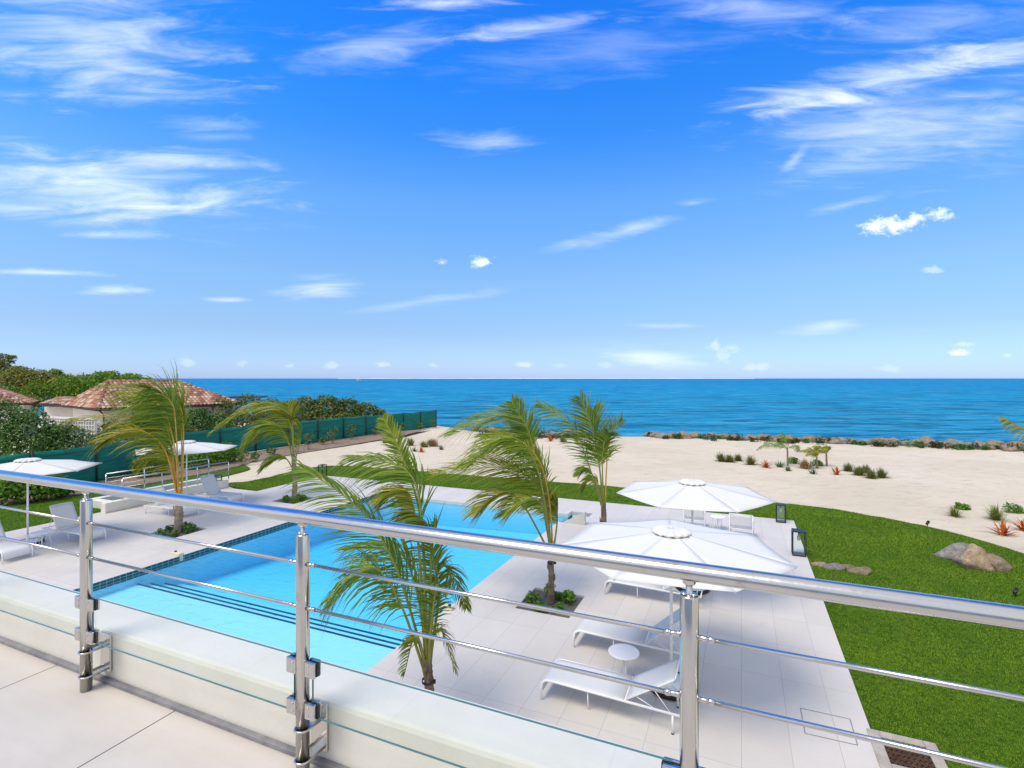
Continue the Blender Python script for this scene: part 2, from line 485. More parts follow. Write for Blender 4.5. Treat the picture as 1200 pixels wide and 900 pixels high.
def mat_lawn():
    m, T, pb, tc, out = newmat('lawn_soil_and_thatch')
    o = tc.outputs['Object']
    a = T.noise(o, 0.5, 6, 0.65); b = T.noise(o, 11, 5, 0.7); c = T.noise(o, 1.9, 5, 0.7)
    col = T.mix(T.rng(a, 0.35, 0.65), C4((0.065, 0.15, 0.008)), C4((0.12, 0.215, 0.012)))
    col = T.mix(T.rng(b, 0.35, 0.7), C4((0.026, 0.072, 0.004)), col)
    col = T.mix(T.rng(c, 0.63, 0.75, 0, 0.5), col, C4((0.17, 0.16, 0.035)))
    T.set(pb, 'Base Color', col); T.set(pb, 'Roughness', 0.9); spec(pb, 0.1)
    T.set(pb, 'Normal', T.bump(b, 1.0, 0.05))
    return m
M['lawn'] = mat_lawn()
def mat_blade():
    m, T, pb, tc, out = newmat('grass_blade')
    o = tc.outputs['Object']
    g = T.n('ShaderNodeNewGeometry')
    a = T.noise(o, 0.6, 6, 0.65); c = T.noise(o, 1.9, 5, 0.7)
    col = T.mix(T.rng(a, 0.35, 0.65), C4((0.12, 0.225, 0.007)), C4((0.23, 0.35, 0.012)))
    col = T.mix(T.rng(c, 0.54, 0.74, 0, 0.7), col, C4((0.25, 0.25, 0.035)))
    dk = T.noise(o, 1.1, 6, 0.7)
    col = T.mix(T.rng(dk, 0.52, 0.70, 0, 0.45), col, C4((0.045, 0.125, 0.006)))
    col = T.mix(T.math('MULTIPLY', g.outputs['Random Per Island'], 0.32), col, C4((0.06, 0.145, 0.006)))
    T.set(pb, 'Base Color', col); T.set(pb, 'Roughness', 0.6); spec(pb, 0.2)
    return m
M['blade'] = mat_blade()

def mat_pool_shell():
    m, T, pb, tc, out = newmat('pool_plaster')
    o = tc.outputs['Object']
    nz = T.noise(o, 0.7, 5, 0.6)
    sep = T.n('ShaderNodeSeparateXYZ'); T.set(sep, 0, o)
    T.set(pb, 'Base Color', T.mix(nz, C4((0.66, 0.87, 0.91)), C4((0.78, 0.93, 0.95))))
    T.set(pb, 'Roughness', 0.8)
    return m
M['plaster'] = mat_pool_shell()
def mat_mosaic():
    m, T, pb, tc, out = newmat('teal_mosaic')
    mp = T.mapping(tc.outputs['Object'], rot=(0, PI / 2, 0))
    br = T.n('ShaderNodeTexBrick')
    sep = T.n('ShaderNodeSeparateXYZ'); T.set(sep, 0, tc.outputs['Object'])
    cb = T.n('ShaderNodeCombineXYZ'); T.set(cb, 0, T.math('ADD', sep.outputs[1], sep.outputs[0])); T.set(cb, 1, sep.outputs[2])
    T.set(br, 'Vector', cb.outputs[0])
    br.offset = 0.0
    T.set(br, 'Color1', C4((0.006, 0.045, 0.06))); T.set(br, 'Color2', C4((0.015, 0.10, 0.11))); T.set(br, 'Mortar', C4((0.30, 0.42, 0.42)))
    T.set(br, 'Scale', 1.0); T.set(br, 'Brick Width', 0.15); T.set(br, 'Row Height', 0.075); T.set(br, 'Mortar Size', 0.006)
    T.set(pb, 'Base Color', br.outputs[0]); T.set(pb, 'Roughness', 0.15)
    return m
M['mosaic'] = mat_mosaic()
M['trim'] = noisy('dark_step_trim', (0.005, 0.03, 0.07), (0.008, 0.05, 0.10), 8, 0.4)
def mat_pool_water():
    m, T, pb, tc, out = newmat('pool_water')
    o = tc.outputs['Object']
    h = T.noise(T.mapping(o, scale=(1, 1.6, 1)), 3.2, 4, 0.55, 0.4)
    nrm = T.bump(h, 0.5, 0.08)
    lw = T.n('ShaderNodeLayerWeight'); T.set(lw, 0, 0.5); T.set(lw, 'Normal', nrm)
    fre = T.math('MULTIPLY_ADD', T.math('POWER', lw.outputs['Facing'], 5.0), 0.95, 0.02)
    tr = T.n('ShaderNodeBsdfTransparent'); T.set(tr, 0, (0.80, 0.965, 1.0, 1))
    gl = T.n('ShaderNodeBsdfGlossy'); T.set(gl, 'Roughness', 0.03); T.set(gl, 'Normal', nrm)
    mx = T.n('ShaderNodeMixShader'); T.set(mx, 0, fre)
    T.t.links.new(tr.outputs[0], mx.inputs[1]); T.t.links.new(gl.outputs[0], mx.inputs[2])
    T.t.links.new(mx.outputs[0], out.inputs[0])
    va = T.n('ShaderNodeVolumeAbsorption'); T.set(va, 0, (0.0, 0.80, 0.99, 1)); T.set(va, 'Density', 0.50)
    T.t.links.new(va.outputs[0], out.inputs['Volume'])
    return m
M['pool_water'] = mat_pool_water()

def mat_sea():
    m, T, pb, tc, out = newmat('sea_water')
    o = tc.outputs['Object']
    sep = T.n('ShaderNodeSeparateXYZ'); T.set(sep, 0, o)
    dist = T.math('LOGARITHM', T.math('MAXIMUM', sep.outputs[1], 20.0), 10.0)     # 1.6 at the shore .. 4.5 at the horizon
    patch = T.noise(T.mapping(o, scale=(0.004, 0.011, 1)), 1.0, 5, 0.6)
    dd = T.math('ADD', dist, T.math('MULTIPLY', T.math('SUBTRACT', patch, 0.5), 0.9))
    col = T.ramp(T.rng(dd, 1.5, 4.0), [(0.0, C4((0.040, 0.46, 0.74))), (0.25, C4((0.006, 0.39, 0.72))), (0.55, C4((0.001, 0.285, 0.62))), (1.0, C4((0.001, 0.18, 0.49)))])
    w1 = T.noise(T.mapping(o, scale=(0.16, 0.42, 1)), 1.0, 7, 0.62, 0.6)
    w2 = T.noise(T.mapping(o, scale=(0.035, 0.11, 1)), 1.0, 5, 0.6, 0.4)
    w3 = T.noise(T.mapping(o, scale=(1.2, 2.4, 1)), 1.0, 4, 0.6)
    h = T.math('ADD', T.math('ADD', T.math('MULTIPLY', w1, 1.0), T.math('MULTIPLY', w2, 2.4)), T.math('MULTIPLY', w3, 0.22))
    nrm = T.bump(h, 1.0, 3.2)
    wave_shade = T.noise(T.mapping(o, scale=(0.055, 0.21, 1)), 1.0, 8, 0.72, 0.8)      # dark sides of the waves, their shading put into the water colour
    col = T.mix(T.rng(wave_shade, 0.49, 0.58, 0, 0.75), col, C4((0.002, 0.13, 0.30)))
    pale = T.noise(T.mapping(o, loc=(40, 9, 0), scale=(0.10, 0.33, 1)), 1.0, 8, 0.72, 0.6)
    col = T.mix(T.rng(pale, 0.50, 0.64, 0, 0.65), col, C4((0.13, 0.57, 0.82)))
    wave_shade2 = T.noise(T.mapping(o, loc=(3, 77, 0), scale=(0.20, 0.85, 1)), 1.0, 6, 0.7, 0.6)  # finer wave shading put into the colour, fading out with distance
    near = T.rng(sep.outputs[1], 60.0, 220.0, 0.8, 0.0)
    col = T.mix(T.math('MULTIPLY', T.rng(wave_shade2, 0.52, 0.62), near), col, C4((0.002, 0.14, 0.30)))
    # foam flecks
    foam = T.rng(T.noise(T.mapping(o, scale=(0.25, 0.7, 1)), 1.0, 8, 0.8), 0.715, 0.77)
    col = T.mix(T.math('MULTIPLY', foam, 0.8), col, C4((0.75, 0.8, 0.82)))
    df = T.n('ShaderNodeBsdfDiffuse'); T.set(df, 0, col); T.set(df, 'Normal', nrm)
    gl = T.n('ShaderNodeBsdfGlossy'); T.set(gl, 'Roughness', 0.18); T.set(gl, 'Normal', nrm)
    lw = T.n('ShaderNodeLayerWeight'); T.set(lw, 0, 0.5); T.set(lw, 'Normal', nrm)
    # wave slopes keep a rough sea from mirroring the sky fully even at a grazing view
    fac = T.math('MULTIPLY_ADD', T.math('POWER', lw.outputs['Facing'], 4.0), 0.13, 0.02)
    mx = T.n('ShaderNodeMixShader'); T.set(mx, 0, fac)
    T.t.links.new(df.outputs[0], mx.inputs[1]); T.t.links.new(gl.outputs[0], mx.inputs[2])
    T.t.links.new(mx.outputs[0], out.inputs[0])
    return m
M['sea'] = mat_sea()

M['rock_tan'] = noisy('tan_rock', (0.17, 0.125, 0.085), (0.37, 0.285, 0.205), 2.6, 0.9, bump=0.8, bscale=9, bdist=0.06, detail=8)
M['rock_grey'] = noisy('grey_rock', (0.14, 0.135, 0.13), (0.33, 0.315, 0.295), 3.2, 0.9, bump=0.8, bscale=10, bdist=0.06, detail=8)
M['rock_brown'] = noisy('brown_rock', (0.24, 0.155, 0.085), (0.50, 0.40, 0.285), 4.0, 0.9, bump=0.8, bscale=9, bdist=0.05, detail=8)
M['fence_cloth'] = None
def mat_cloth():
    m, T, pb, tc, out = newmat('green_shade_cloth')
    o = tc.outputs['Object']
    sep = T.n('ShaderNodeSeparateXYZ'); T.set(sep, 0, o)
    nz = T.noise(T.mapping(o, scale=(0.5, 0.5, 4)), 2.0, 4, 0.6)
    band = T.math('LESS_THAN', T.math('FRACT', T.math('MULTIPLY', T.math('ADD', sep.outputs[2], 3.05), 1.55)), 0.06)
    col = T.mix(T.rng(nz, 0.3, 0.7), C4((0.007, 0.125, 0.10)), C4((0.017, 0.205, 0.158)))
    T.set(pb, 'Base Color', T.mix(T.math('MULTIPLY', band, 0.5), col, C4((0.004, 0.05, 0.045))))
    T.set(pb, 'Roughness', 0.8); spec(pb, 0.2)
    return m
M['fence_cloth'] = mat_cloth()
M['fence_post'] = noisy('dark_fence_post', (0.012, 0.022, 0.03), (0.02, 0.03, 0.04), 8, 0.6)
M['bark'] = noisy('palm_bark', (0.085, 0.055, 0.035), (0.24, 0.18, 0.125), 7, 0.9, bump=0.7, bscale=24, bdist=0.02)
M['bark_grey'] = noisy('palm_bark_grey', (0.16, 0.12, 0.085), (0.36, 0.29, 0.22), 7, 0.9, bump=0.7, bscale=24, bdist=0.02)
M['wood'] = noisy('branch_bark', (0.10, 0.075, 0.05), (0.2, 0.16, 0.12), 9, 0.9, bump=0.5, bscale=20)
M['strap'] = M['rubber']
M['rafter'] = noisy('roof_fascia', (0.62, 0.60, 0.56), (0.70, 0.68, 0.64), 4, 0.7)
M['gutter'] = noisy('dark_gutter', (0.03, 0.022, 0.018), (0.05, 0.04, 0.03), 6, 0.5)
M['dark_glass'] = noisy('dark_window_glass', (0.015, 0.018, 0.022), (0.03, 0.035, 0.04), 3, 0.1)
M['rust'] = noisy('rusty_iron', (0.055, 0.028, 0.016), (0.13, 0.07, 0.04), 18, 0.8, 0.3, bump=0.5, bscale=60)
M['concrete'] = noisy('concrete_collar', (0.34, 0.30, 0.26), (0.46, 0.42, 0.37), 7, 0.9, bump=0.4, bscale=50)
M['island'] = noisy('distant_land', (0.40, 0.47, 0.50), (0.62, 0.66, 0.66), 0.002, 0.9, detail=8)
M['bulb'] = noisy('frosted_globe', (0.45, 0.44, 0.38), (0.55, 0.54, 0.48), 8, 0.3)
M['cream_box'] = noisy('cream_plastic', (0.66, 0.60, 0.44), (0.72, 0.66, 0.5), 6, 0.5)
M['soil'] = noisy('dark_mulch', (0.16, 0.11, 0.075), (0.34, 0.26, 0.19), 9, 0.95, bump=0.8, bscale=30, bdist=0.03)

M['frond'] = leafy('palm_leaflets', [(0.087, 0.158, 0.012), (0.163, 0.245, 0.016), (0.255, 0.316, 0.025), (0.388, 0.377, 0.056)], 0.35)
M['frond_gold'] = leafy('palm_leaflets_gold', [(0.075, 0.15, 0.012), (0.144, 0.192, 0.014), (0.264, 0.282, 0.022), (0.408, 0.348, 0.030), (0.540, 0.420, 0.060)], 0.35)
M['frond_deep'] = leafy('palm_leaflets_deep', [(0.058, 0.131, 0.013), (0.108, 0.198, 0.017), (0.180, 0.270, 0.026), (0.288, 0.333, 0.054)], 0.35)
M['petiole'] = noisy('petiole_green', (0.17, 0.20, 0.03), (0.30, 0.29, 0.05), 6, 0.5)
M['petiole_orange'] = noisy('petiole_orange', (0.46, 0.22, 0.025), (0.62, 0.36, 0.05), 6, 0.5)
M['leaf_dark'] = leafy('dark_green_leaves', [(0.024, 0.076, 0.020), (0.051, 0.145, 0.031), (0.085, 0.196, 0.041), (0.170, 0.281, 0.068)], 0.2)
M['leaf_grape'] = leafy('seagrape_leaves', [(0.037, 0.093, 0.024), (0.076, 0.153, 0.034), (0.145, 0.196, 0.048), (0.255, 0.196, 0.076)], 0.2)
M['leaf_deepgreen'] = leafy('deep_olive_leaves', [(0.016, 0.035, 0.012), (0.035, 0.06, 0.016), (0.06, 0.085, 0.022), (0.11, 0.09, 0.035)], 0.15)
M['leaf_pale'] = leafy('pale_variegated_leaves', [(0.055, 0.115, 0.045), (0.11, 0.185, 0.085), (0.20, 0.28, 0.15), (0.30, 0.36, 0.22)], 0.2)
M['leaf_bright'] = leafy('bright_green_leaves', [(0.042, 0.138, 0.012), (0.084, 0.216, 0.017), (0.144, 0.300, 0.024), (0.228, 0.372, 0.048)], 0.3)
M['leaf_tree'] = leafy('tree_leaves', [(0.068, 0.108, 0.022), (0.135, 0.189, 0.030), (0.243, 0.250, 0.047), (0.351, 0.257, 0.101)], 0.25)
M['leaf_lime'] = leafy('lime_leaves', [(0.064, 0.144, 0.010), (0.112, 0.208, 0.013), (0.160, 0.256, 0.016), (0.208, 0.288, 0.032)], 0.3)
M['leaf_tuft'] = leafy('dry_grass_tuft', [(0.10, 0.13, 0.03), (0.17, 0.18, 0.055), (0.24, 0.235, 0.09), (0.15, 0.17, 0.05)], 0.25)
M['leaf_tuftgreen'] = leafy('green_grass_tuft', [(0.09, 0.16, 0.02), (0.16, 0.23, 0.035), (0.26, 0.28, 0.08), (0.12, 0.19, 0.03)], 0.25)
M['leaf_orange'] = leafy('orange_bromeliad', [(0.42, 0.075, 0.015), (0.58, 0.14, 0.03), (0.66, 0.22, 0.06), (0.30, 0.06, 0.02)], 0.2)
M['leaf_agave'] = leafy('grey_green_agave', [(0.07, 0.12, 0.06), (0.11, 0.17, 0.09), (0.17, 0.23, 0.13), (0.09, 0.14, 0.06)], 0.15)
M['thatch'] = leafy('dry_thatch_leaves', [(0.22, 0.13, 0.06), (0.32, 0.20, 0.10), (0.40, 0.27, 0.15), (0.18, 0.10, 0.05)], 0.15)
def mat_tiles():
    m, T, pb, tc, out = newmat('clay_roof_tiles')
    g = T.n('ShaderNodeNewGeometry')
    col = T.ramp(g.outputs['Random Per Island'], [(0.0, C4((0.22, 0.085, 0.055))), (0.3, C4((0.33, 0.15, 0.095))), (0.6, C4((0.42, 0.235, 0.155))), (0.85, C4((0.52, 0.37, 0.27))), (1.0, C4((0.58, 0.46, 0.37)))])
    nz = T.noise(tc.outputs['Object'], 2.0, 6, 0.7)
    T.set(pb, 'Base Color', T.mix(T.rng(nz, 0.55, 0.8, 0, 0.5), col, C4((0.22, 0.10, 0.07))))
    T.set(pb, 'Roughness', 0.85)
    return m
M['tiles'] = mat_tiles()

# ------------------------------------------------------------ terrain, sea, lawn
SHORE = [(-400, 80), (-60, 66), (-20, 62), (-9, 58), (-3.3, 50), (2.3, 46.6), (12.7, 46), (25, 42), (36, 38.2), (60, 33), (400, 0)]
def shore_y(x):
    return float(np.interp(x, [p[0] for p in SHORE], [p[1] for p in SHORE]))
def ab(X, Y): return CA * X + SA * Y, SA * X - CA * Y
def ground_z(X, Y):
    a, b = ab(X, Y)
    d = shore_y(X) - Y
    z = -0.075
    t = min(1, max(0, (24 - d) / 24.0)); t = t * t * (3 - 2 * t)
    z -= 0.24 * t
    if d < 0:
        z -= min(3.0, 0.085 * (-d) + 0.004 * d * d * 0.5)
    if -21 < b < 1.2 and -8 < a < 20.0: z = -2.6
    else:
        k = min(1, max(0, (a - 22.5) / 5.0))
        z += k * (0.07 * mnoise.noise(Vector((X * 0.18, Y * 0.18, 3.1))) + 0.025 * mnoise.noise(Vector((X * 0.9, Y * 0.9, 1.7))))
        # low dune against the fence and behind the rocks
        z += 0.22 * k * math.exp(-((d - 3.0) / 3.0) ** 2) * (0.5 + mnoise.noise(Vector((X * 0.12, 7.7, 0))))
    return z
def make_terrain():
    xs = np.concatenate([np.linspace(-400, -60, 12), np.arange(-58, 56, 0.5), np.linspace(60, 400, 12)])
    ys = np.concatenate([np.linspace(-200, -14, 8), np.arange(-12, 72, 0.5), np.linspace(74, 110, 8)])
    V = np.array([(x, y, ground_z(x, y)) for y in ys for x in xs])
    n = len(xs)
    i, j = np.meshgrid(np.arange(len(ys) - 1), np.arange(n - 1), indexing='ij')
    q = (i * n + j).ravel()
    Fc = np.stack([q, q + 1, q + n + 1, q + n], 1)
    o = np_mesh('beach', V, Fc, M['sand'], smooth=True)
    tag(o, kind='structure')
make_terrain()
def make_sea():
    mb = MB()
    rows = []
    ys = [30, 60, 120, 300, 1000, 4000, 20000, 120000]
    for y in ys: rows.append([(-160000 if abs(k) == 1 and k < 0 else (160000 if k > 0 else 0), y, -0.9) for k in (-1, 0, 1)])
    mb.sheet(rows)
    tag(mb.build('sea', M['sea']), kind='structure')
    # low far shore along part of the horizon
    rows = []
    for i in range(90):
        t = i / 89.0
        px = 395 + t * 490
        Y = 9000.0
        h = 9 + 16 * abs(mnoise.noise(Vector((t * 14, 0.3, 0)))) * math.sin(PI * t) ** 0.5 + 7 * abs(mnoise.noise(Vector((t * 60, 2, 0))))
        X = (px - 600) / F * Y
        rows.append([(X, Y, -1.2), (X, Y + 60, -0.9 + h * 0.8), (X, Y + 220, -0.9 + h), (X, Y + 500, -1.2)])
    mb = MB(); mb.sheet(rows)
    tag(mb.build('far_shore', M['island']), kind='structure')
make_sea()

def poly_sheet(name, pts, z, mat, kind):
    bm = bmesh.new()
    vs = [bm.verts.new((p[0], p[1], z)) for p in pts]
    es = [bm.edges.new((vs[i], vs[(i + 1) % len(vs)])) for i in range(len(vs))]
    bmesh.ops.triangle_fill(bm, use_beauty=True, use_dissolve=False, edges=es)
    bmesh.ops.recalc_face_normals(bm, faces=bm.faces)
    for f in bm.faces:
        if f.normal.z < 0: f.normal_flip()
    me = bpy.data.meshes.new(name); bm.to_mesh(me); bm.free()
    me.materials.append(mat)
    o = link(bpy.data.objects.new(name, me))
    return tag(o, kind=kind)
def smooth_line(pts, n=5):
    """Catmull-Rom through 2D points"""
    out = []
    for i in range(len(pts) - 1):
        p0 = pts[max(0, i - 1)]; p1 = pts[i]; p2 = pts[i + 1]; p3 = pts[min(len(pts) - 1, i + 2)]
        for k in range(n):
            t = k / n
            out.append(tuple(0.5 * ((2 * p1[c]) + (-p0[c] + p2[c]) * t + (2 * p0[c] - 5 * p1[c] + 4 * p2[c] - p3[c]) * t * t + (-p0[c] + 3 * p1[c] - 3 * p2[c] + p3[c]) * t ** 3) for c in (0, 1)))
    out.append(tuple(pts[-1])); return out
def g2(px, py):
    p = P(px, py, -0.03); return (p.x, p.y)
up_edge = smooth_line([g2(*q) for q in [(262, 568), (270, 565.5), (290, 564), (315, 559), (343, 552), (377, 546.3), (415, 546), (452, 549), (552, 557), (642, 564), (730, 571), (820, 579), (903, 588), (984, 597.5), (1080, 615.5), (1140, 630.5), (1200, 648.5), (1290, 682)]]) + [(14, 8), (11, 2), (8, -3)]
low_edge = [S(-4, 1.3), S(8, 1.3), S(16, 1.3), S(20.2, 1.1), S(20.2, -8), S(20.2, -19.0), S(16.5, -19.2), S(16.6, -20.6)]
up_edge = [(x + 0.07 * mnoise.noise(Vector((x * 2.3, y * 2.3, 0))), y + 0.10 * mnoise.noise(Vector((x * 2.3, y * 2.3, 9)))) for x, y in [(a_[0] + (b_[0] - a_[0]) * q_, a_[1] + (b_[1] - a_[1]) * q_) for a_, b_ in zip(up_edge[:-1], up_edge[1:]) for q_ in (0, .25, .5, .75)]] + [up_edge[-1]]
LAWN_A = up_edge + [(p.x, p.y) for p in low_edge]
up2 = smooth_line([g2(*q) for q in [(-150, 618), (-40, 600), (0, 594), (70, 584), (118, 577), (180, 566), (240, 555), (277, 547.2), (286, 545.3), (293, 548.5), (288, 551.5), (264, 557.5), (243, 562)]])
LAWN_B = up2 + [(p.x, p.y) for p in [S(16.4, -21.2), S(11, -21.3), S(2, -21.3), S(-4, -21.3), S(-4, -27)]]
poly_sheet('lawn', LAWN_A, -0.030, M['lawn'], 'structure')
poly_sheet('lawn', LAWN_B, -0.030, M['lawn'], 'structure')

def in_poly(px, py, poly):
    poly = np.array(poly); n = len(poly)
    inside = np.zeros(len(px), bool)
    j = n - 1
    for i in range(n):
        xi, yi = poly[i]; xj, yj = poly[j]
        c = ((yi > py) != (yj > py)) & (px < (xj - xi) * (py - yi) / (yj - yi + 1e-12) + xi)
        inside ^= c; j = i
    return inside
def grass(poly, n, seed):
    r = np.random.default_rng(seed)
    poly = np.array(poly)
    x0, y0 = poly.min(0); x1, y1 = poly.max(0)
    y0 = max(y0, 5.0)
    X = r.uniform(x0, x1, n * 14); Y = r.uniform(y0, y1, n * 14)
    keep = (r.random(len(X)) < np.minimum(1, (7.0 / Y) ** 1.6)) & (np.abs(X) < Y * 1.06 + 0.5)
    a, b = CA * X + SA * Y, SA * X - CA * Y
    keep &= ~((a < 20.55) & (b < 1.68) & (b > -19.3)) & ~((a < 16.5) & (b < 1.68) & (b > -21.55))
    X, Y = X[keep], Y[keep]
    ins = in_poly(X, Y, poly); X, Y = X[ins][:n], Y[ins][:n]
    m = len(X)
    sc = np.clip(Y / 10.0, 0.7, 1.9)
    L = r.uniform(0.012, 0.026, m) * sc ** 0.6; W = r.uniform(0.0032, 0.0055, m) * sc
    th = r.uniform(0, 2 * PI, m); ln = r.uniform(0.2, 1.0, m)
    dx, dy = np.cos(th), np.sin(th)
    B = np.stack([X, Y, np.full(m, -0.031)], 1)
    sx = np.stack([-dy * W, dx * W, np.zeros(m)], 1)
    tip = B + np.stack([dx * L * ln, dy * L * ln, L], 1)
    V = np.stack([B - sx, B + sx, tip], 1).reshape(-1, 3)
    Fc = np.arange(m * 3).reshape(-1, 3)
    o = np_mesh('grass', V, Fc, M['blade'])
    tag(o, kind='stuff')
    return o
g_ = grass(LAWN_A, 300000, 1); tag(g_, 'short green grass on the curving lawn along the sand', 'grass')
g_ = grass(LAWN_B, 40000, 2); tag(g_, 'short green grass on the lawn strip by the green fence', 'grass')

# planting bed in front of the fence
bed = [g2(*q) for q in [(-150, 617), (-40, 599), (0, 593), (70, 583), (118, 576), (180, 565), (240, 554), (280, 546), (300, 540), (345, 532), (400, 523), (470, 511)]] + \
      [g2(*q) for q in [(505, 502), (460, 506), (400, 513), (355, 521), (220, 541), (60, 576), (0, 585), (-100, 600)]]
poly_sheet('planting_bed', bed, -0.034, M['soil'], 'structure')

# ------------------------------------------------------------ deck, pool
PB0, PB1, PA0, PA1 = -14.2, -5.75, 4.6, 18.15        # pool rectangle
PALMS_R = [(5.97, -3.83), (10.87, -3.83), (15.72, -3.83)]
PALMS_L = [(11.07, -16.55), (15.9, -16.6)]
BED = 0.6
def make_deck():
    rect = [(-9, 20.45, -19.3, 1.65), (-9, 11.5, -21.5, -19.3), (11.5, 16.4, -21.1, -19.3)]
    holes = [(PA0, PA1, PB0, PB1), (17.05, 18.6, PB1, -4.95)] + [(a - BED, a + BED, b - BED, b + BED) for a, b in PALMS_R + PALMS_L]
    As = sorted({v for r in rect + holes for v in r[:2]}); Bs = sorted({v for r in rect + holes for v in r[2:]})
    def solid(i, j):
        if not (0 <= i < len(As) - 1 and 0 <= j < len(Bs) - 1): return False
        a = (As[i] + As[i + 1]) / 2; b = (Bs[j] + Bs[j + 1]) / 2
        return any(r[0] < a < r[1] and r[2] < b < r[3] for r in rect) and not any(h[0] < a < h[1] and h[2] < b < h[3] for h in holes)
    mb = MB()
    for i in range(len(As) - 1):
        for j in range(len(Bs) - 1):
            if not solid(i, j): continue
            a0, a1, b0, b1 = As[i], As[i + 1], Bs[j], Bs[j + 1]
            mb.cur = 0
            mb.add([(b0, a0, 0), (b1, a0, 0), (b1, a1, 0), (b0, a1, 0)], [(0, 1, 2, 3)])
            mb.cur = 1
            zb = -0.14
            if not solid(i, j - 1): mb.add([(b0, a0, 0), (b0, a1, 0), (b0, a1, zb), (b0, a0, zb)], [(0, 1, 2, 3)])
            if not solid(i, j + 1): mb.add([(b1, a1, 0), (b1, a0, 0), (b1, a0, zb), (b1, a1, zb)], [(0, 1, 2, 3)])
            if not solid(i - 1, j): mb.add([(b1, a0, 0), (b0, a0, 0), (b0, a0, zb), (b1, a0, zb)], [(0, 1, 2, 3)])
            if not solid(i + 1, j): mb.add([(b0, a1, 0), (b1, a1, 0), (b1, a1, zb), (b0, a1, zb)], [(0, 1, 2, 3)])
    tag(mb.build('pool_deck', [M['deck'], M['deck_side']], rz=ROT), kind='structure')
    for k, (a, b) in enumerate(PALMS_R + PALMS_L):
        q = MB()
        h = BED - 0.004
        n = 16
        rows = [[(b - h + 2 * h * j / n, a - h + 2 * h * i / n, -0.05 + 0.018 * mnoise.noise(Vector((i * .9, j * .9, k * 5.0)))) for j in range(n + 1)] for i in range(n + 1)]
        q.sheet(rows)
        o = q.build('gravel', M['gravel'], rz=ROT)
        tag(o, 'dark grey gravel filling the %s palm bed' % ['nearest right-hand', 'middle right-hand', 'far right-hand', 'near left-hand', 'far left-hand'][k], 'gravel', kind='stuff')
make_deck()

def make_pool():
    e = 0.012
    b0, b1, a0, a1 = PB0, PB1, PA0, PA1
    mb = MB()
    zf, zs = -1.12, -0.38
    steps = [8.48, 8.83, 9.19, 9.55]
    # floor profile: shelf, steps, floor falling to the far left
    prof = [(a0, zs), (steps[0], zs), (steps[0], zs - .12), (steps[1], zs - .12), (steps[1], zs - .24), (steps[2], zs - .24), (steps[2], zs - .36), (steps[3], zs - .36), (steps[3], -.9), (13.0, zf), (a1, zf)]
    rows = [[(b0 - e, a, z), (b1 + e, a, z + (0.0 if z > -1.0 else 0.30))] for a, z in prof]
    mb.sheet(rows, smooth=False)
    for (x0, y0, x1, y1) in ((b0 - e, a0, b0 - e, a1 + e), (b0 - e, a1 + e, b1 + e, a1 + e), (b1 + e, a1 + e, b1 + e, a0), (b1 + e, a0 - e, b0 - e, a0 - e)):
        mb.add([(x0, y0, -0.02), (x1, y1, -0.02), (x1, y1, -2.0), (x0, y0, -2.0)], [(0, 1, 2, 3)])
    o = mb.build('pool_basin', M['plaster'], rz=ROT); tag(o, kind='structure')
    mb = MB()
    # dark mosaic waterline band, left and near walls
    mb.box((b0 - e + 0.008, (a0 + a1) / 2, -0.105), (0.012, a1 - a0, 0.19))
    o = mb.build('pool_waterline_tiles', M['mosaic'], rz=ROT); tag(o, kind='structure')
    mb = MB()
    for k, s in enumerate(steps[:3]):
        mb.box(((b0 + b1) / 2, s - 0.022, zs - 0.12 * k + 0.006), (b1 - b0, 0.05, 0.012))
    o = mb.build('pool_step_edging', M['trim'], rz=ROT); tag(o, kind='structure')
    mb = MB()
    zw = -0.095
    n = 2
    for x0, x1, y0, y1, zb in ((b0 - .01, b1 + .01, a0, a1 + .01, -2.0), (b1 + .014, -4.96, 17.055, 18.15, -0.8)):
        mb.add([(x0, y0, zw), (x1, y0, zw), (x1, y1, zw), (x0, y1, zw), (x0, y0, zb), (x1, y0, zb), (x1, y1, zb), (x0, y1, zb)],
               [(0, 1, 2, 3), (7, 6, 5, 4), (0, 4, 5, 1), (1, 5, 6, 2), (2, 6, 7, 3), (3, 7, 4, 0)])
    o = mb.build('pool_water', M['pool_water'], rz=ROT); tag(o, kind='structure')
    # side bay at the far right corner
    mb = MB()
    mb.add([(b1 + e, 17.05, -0.02), (-4.95, 17.05, -0.02), (-4.95, 18.6, -0.02), (b1 + e, 18.6, -0.02), (b1 + e, 17.05, -0.6), (-4.95, 17.05, -0.6), (-4.95, 18.6, -0.6), (b1 + e, 18.6, -0.6)],
           [(4, 5, 6, 7), (0, 4, 5, 1), (1, 5, 6, 2), (2, 6, 7, 3)])
    o = mb.build('pool_bay', M['plaster'], rz=ROT); tag(o, kind='structure')
    mb = MB()
    # beige wedge wall closing the bay
    mb.add([(-5.55, 17.02, 0.004), (-4.80, 17.02, 0.004), (-4.80, 17.02, 0.42), (-5.55, 17.16, 0.004), (-4.80, 17.16, 0.004), (-4.80, 17.16, 0.42)],
           [(0, 1, 2), (1, 4, 5, 2), (0, 2, 5, 3), (3, 5, 4)])
    o = mb.build('pool_end_wall', M['deck_side'], rz=ROT)
    tag(o, 'low beige wedge-shaped wall at the far right corner of the pool', 'wall')
make_pool()
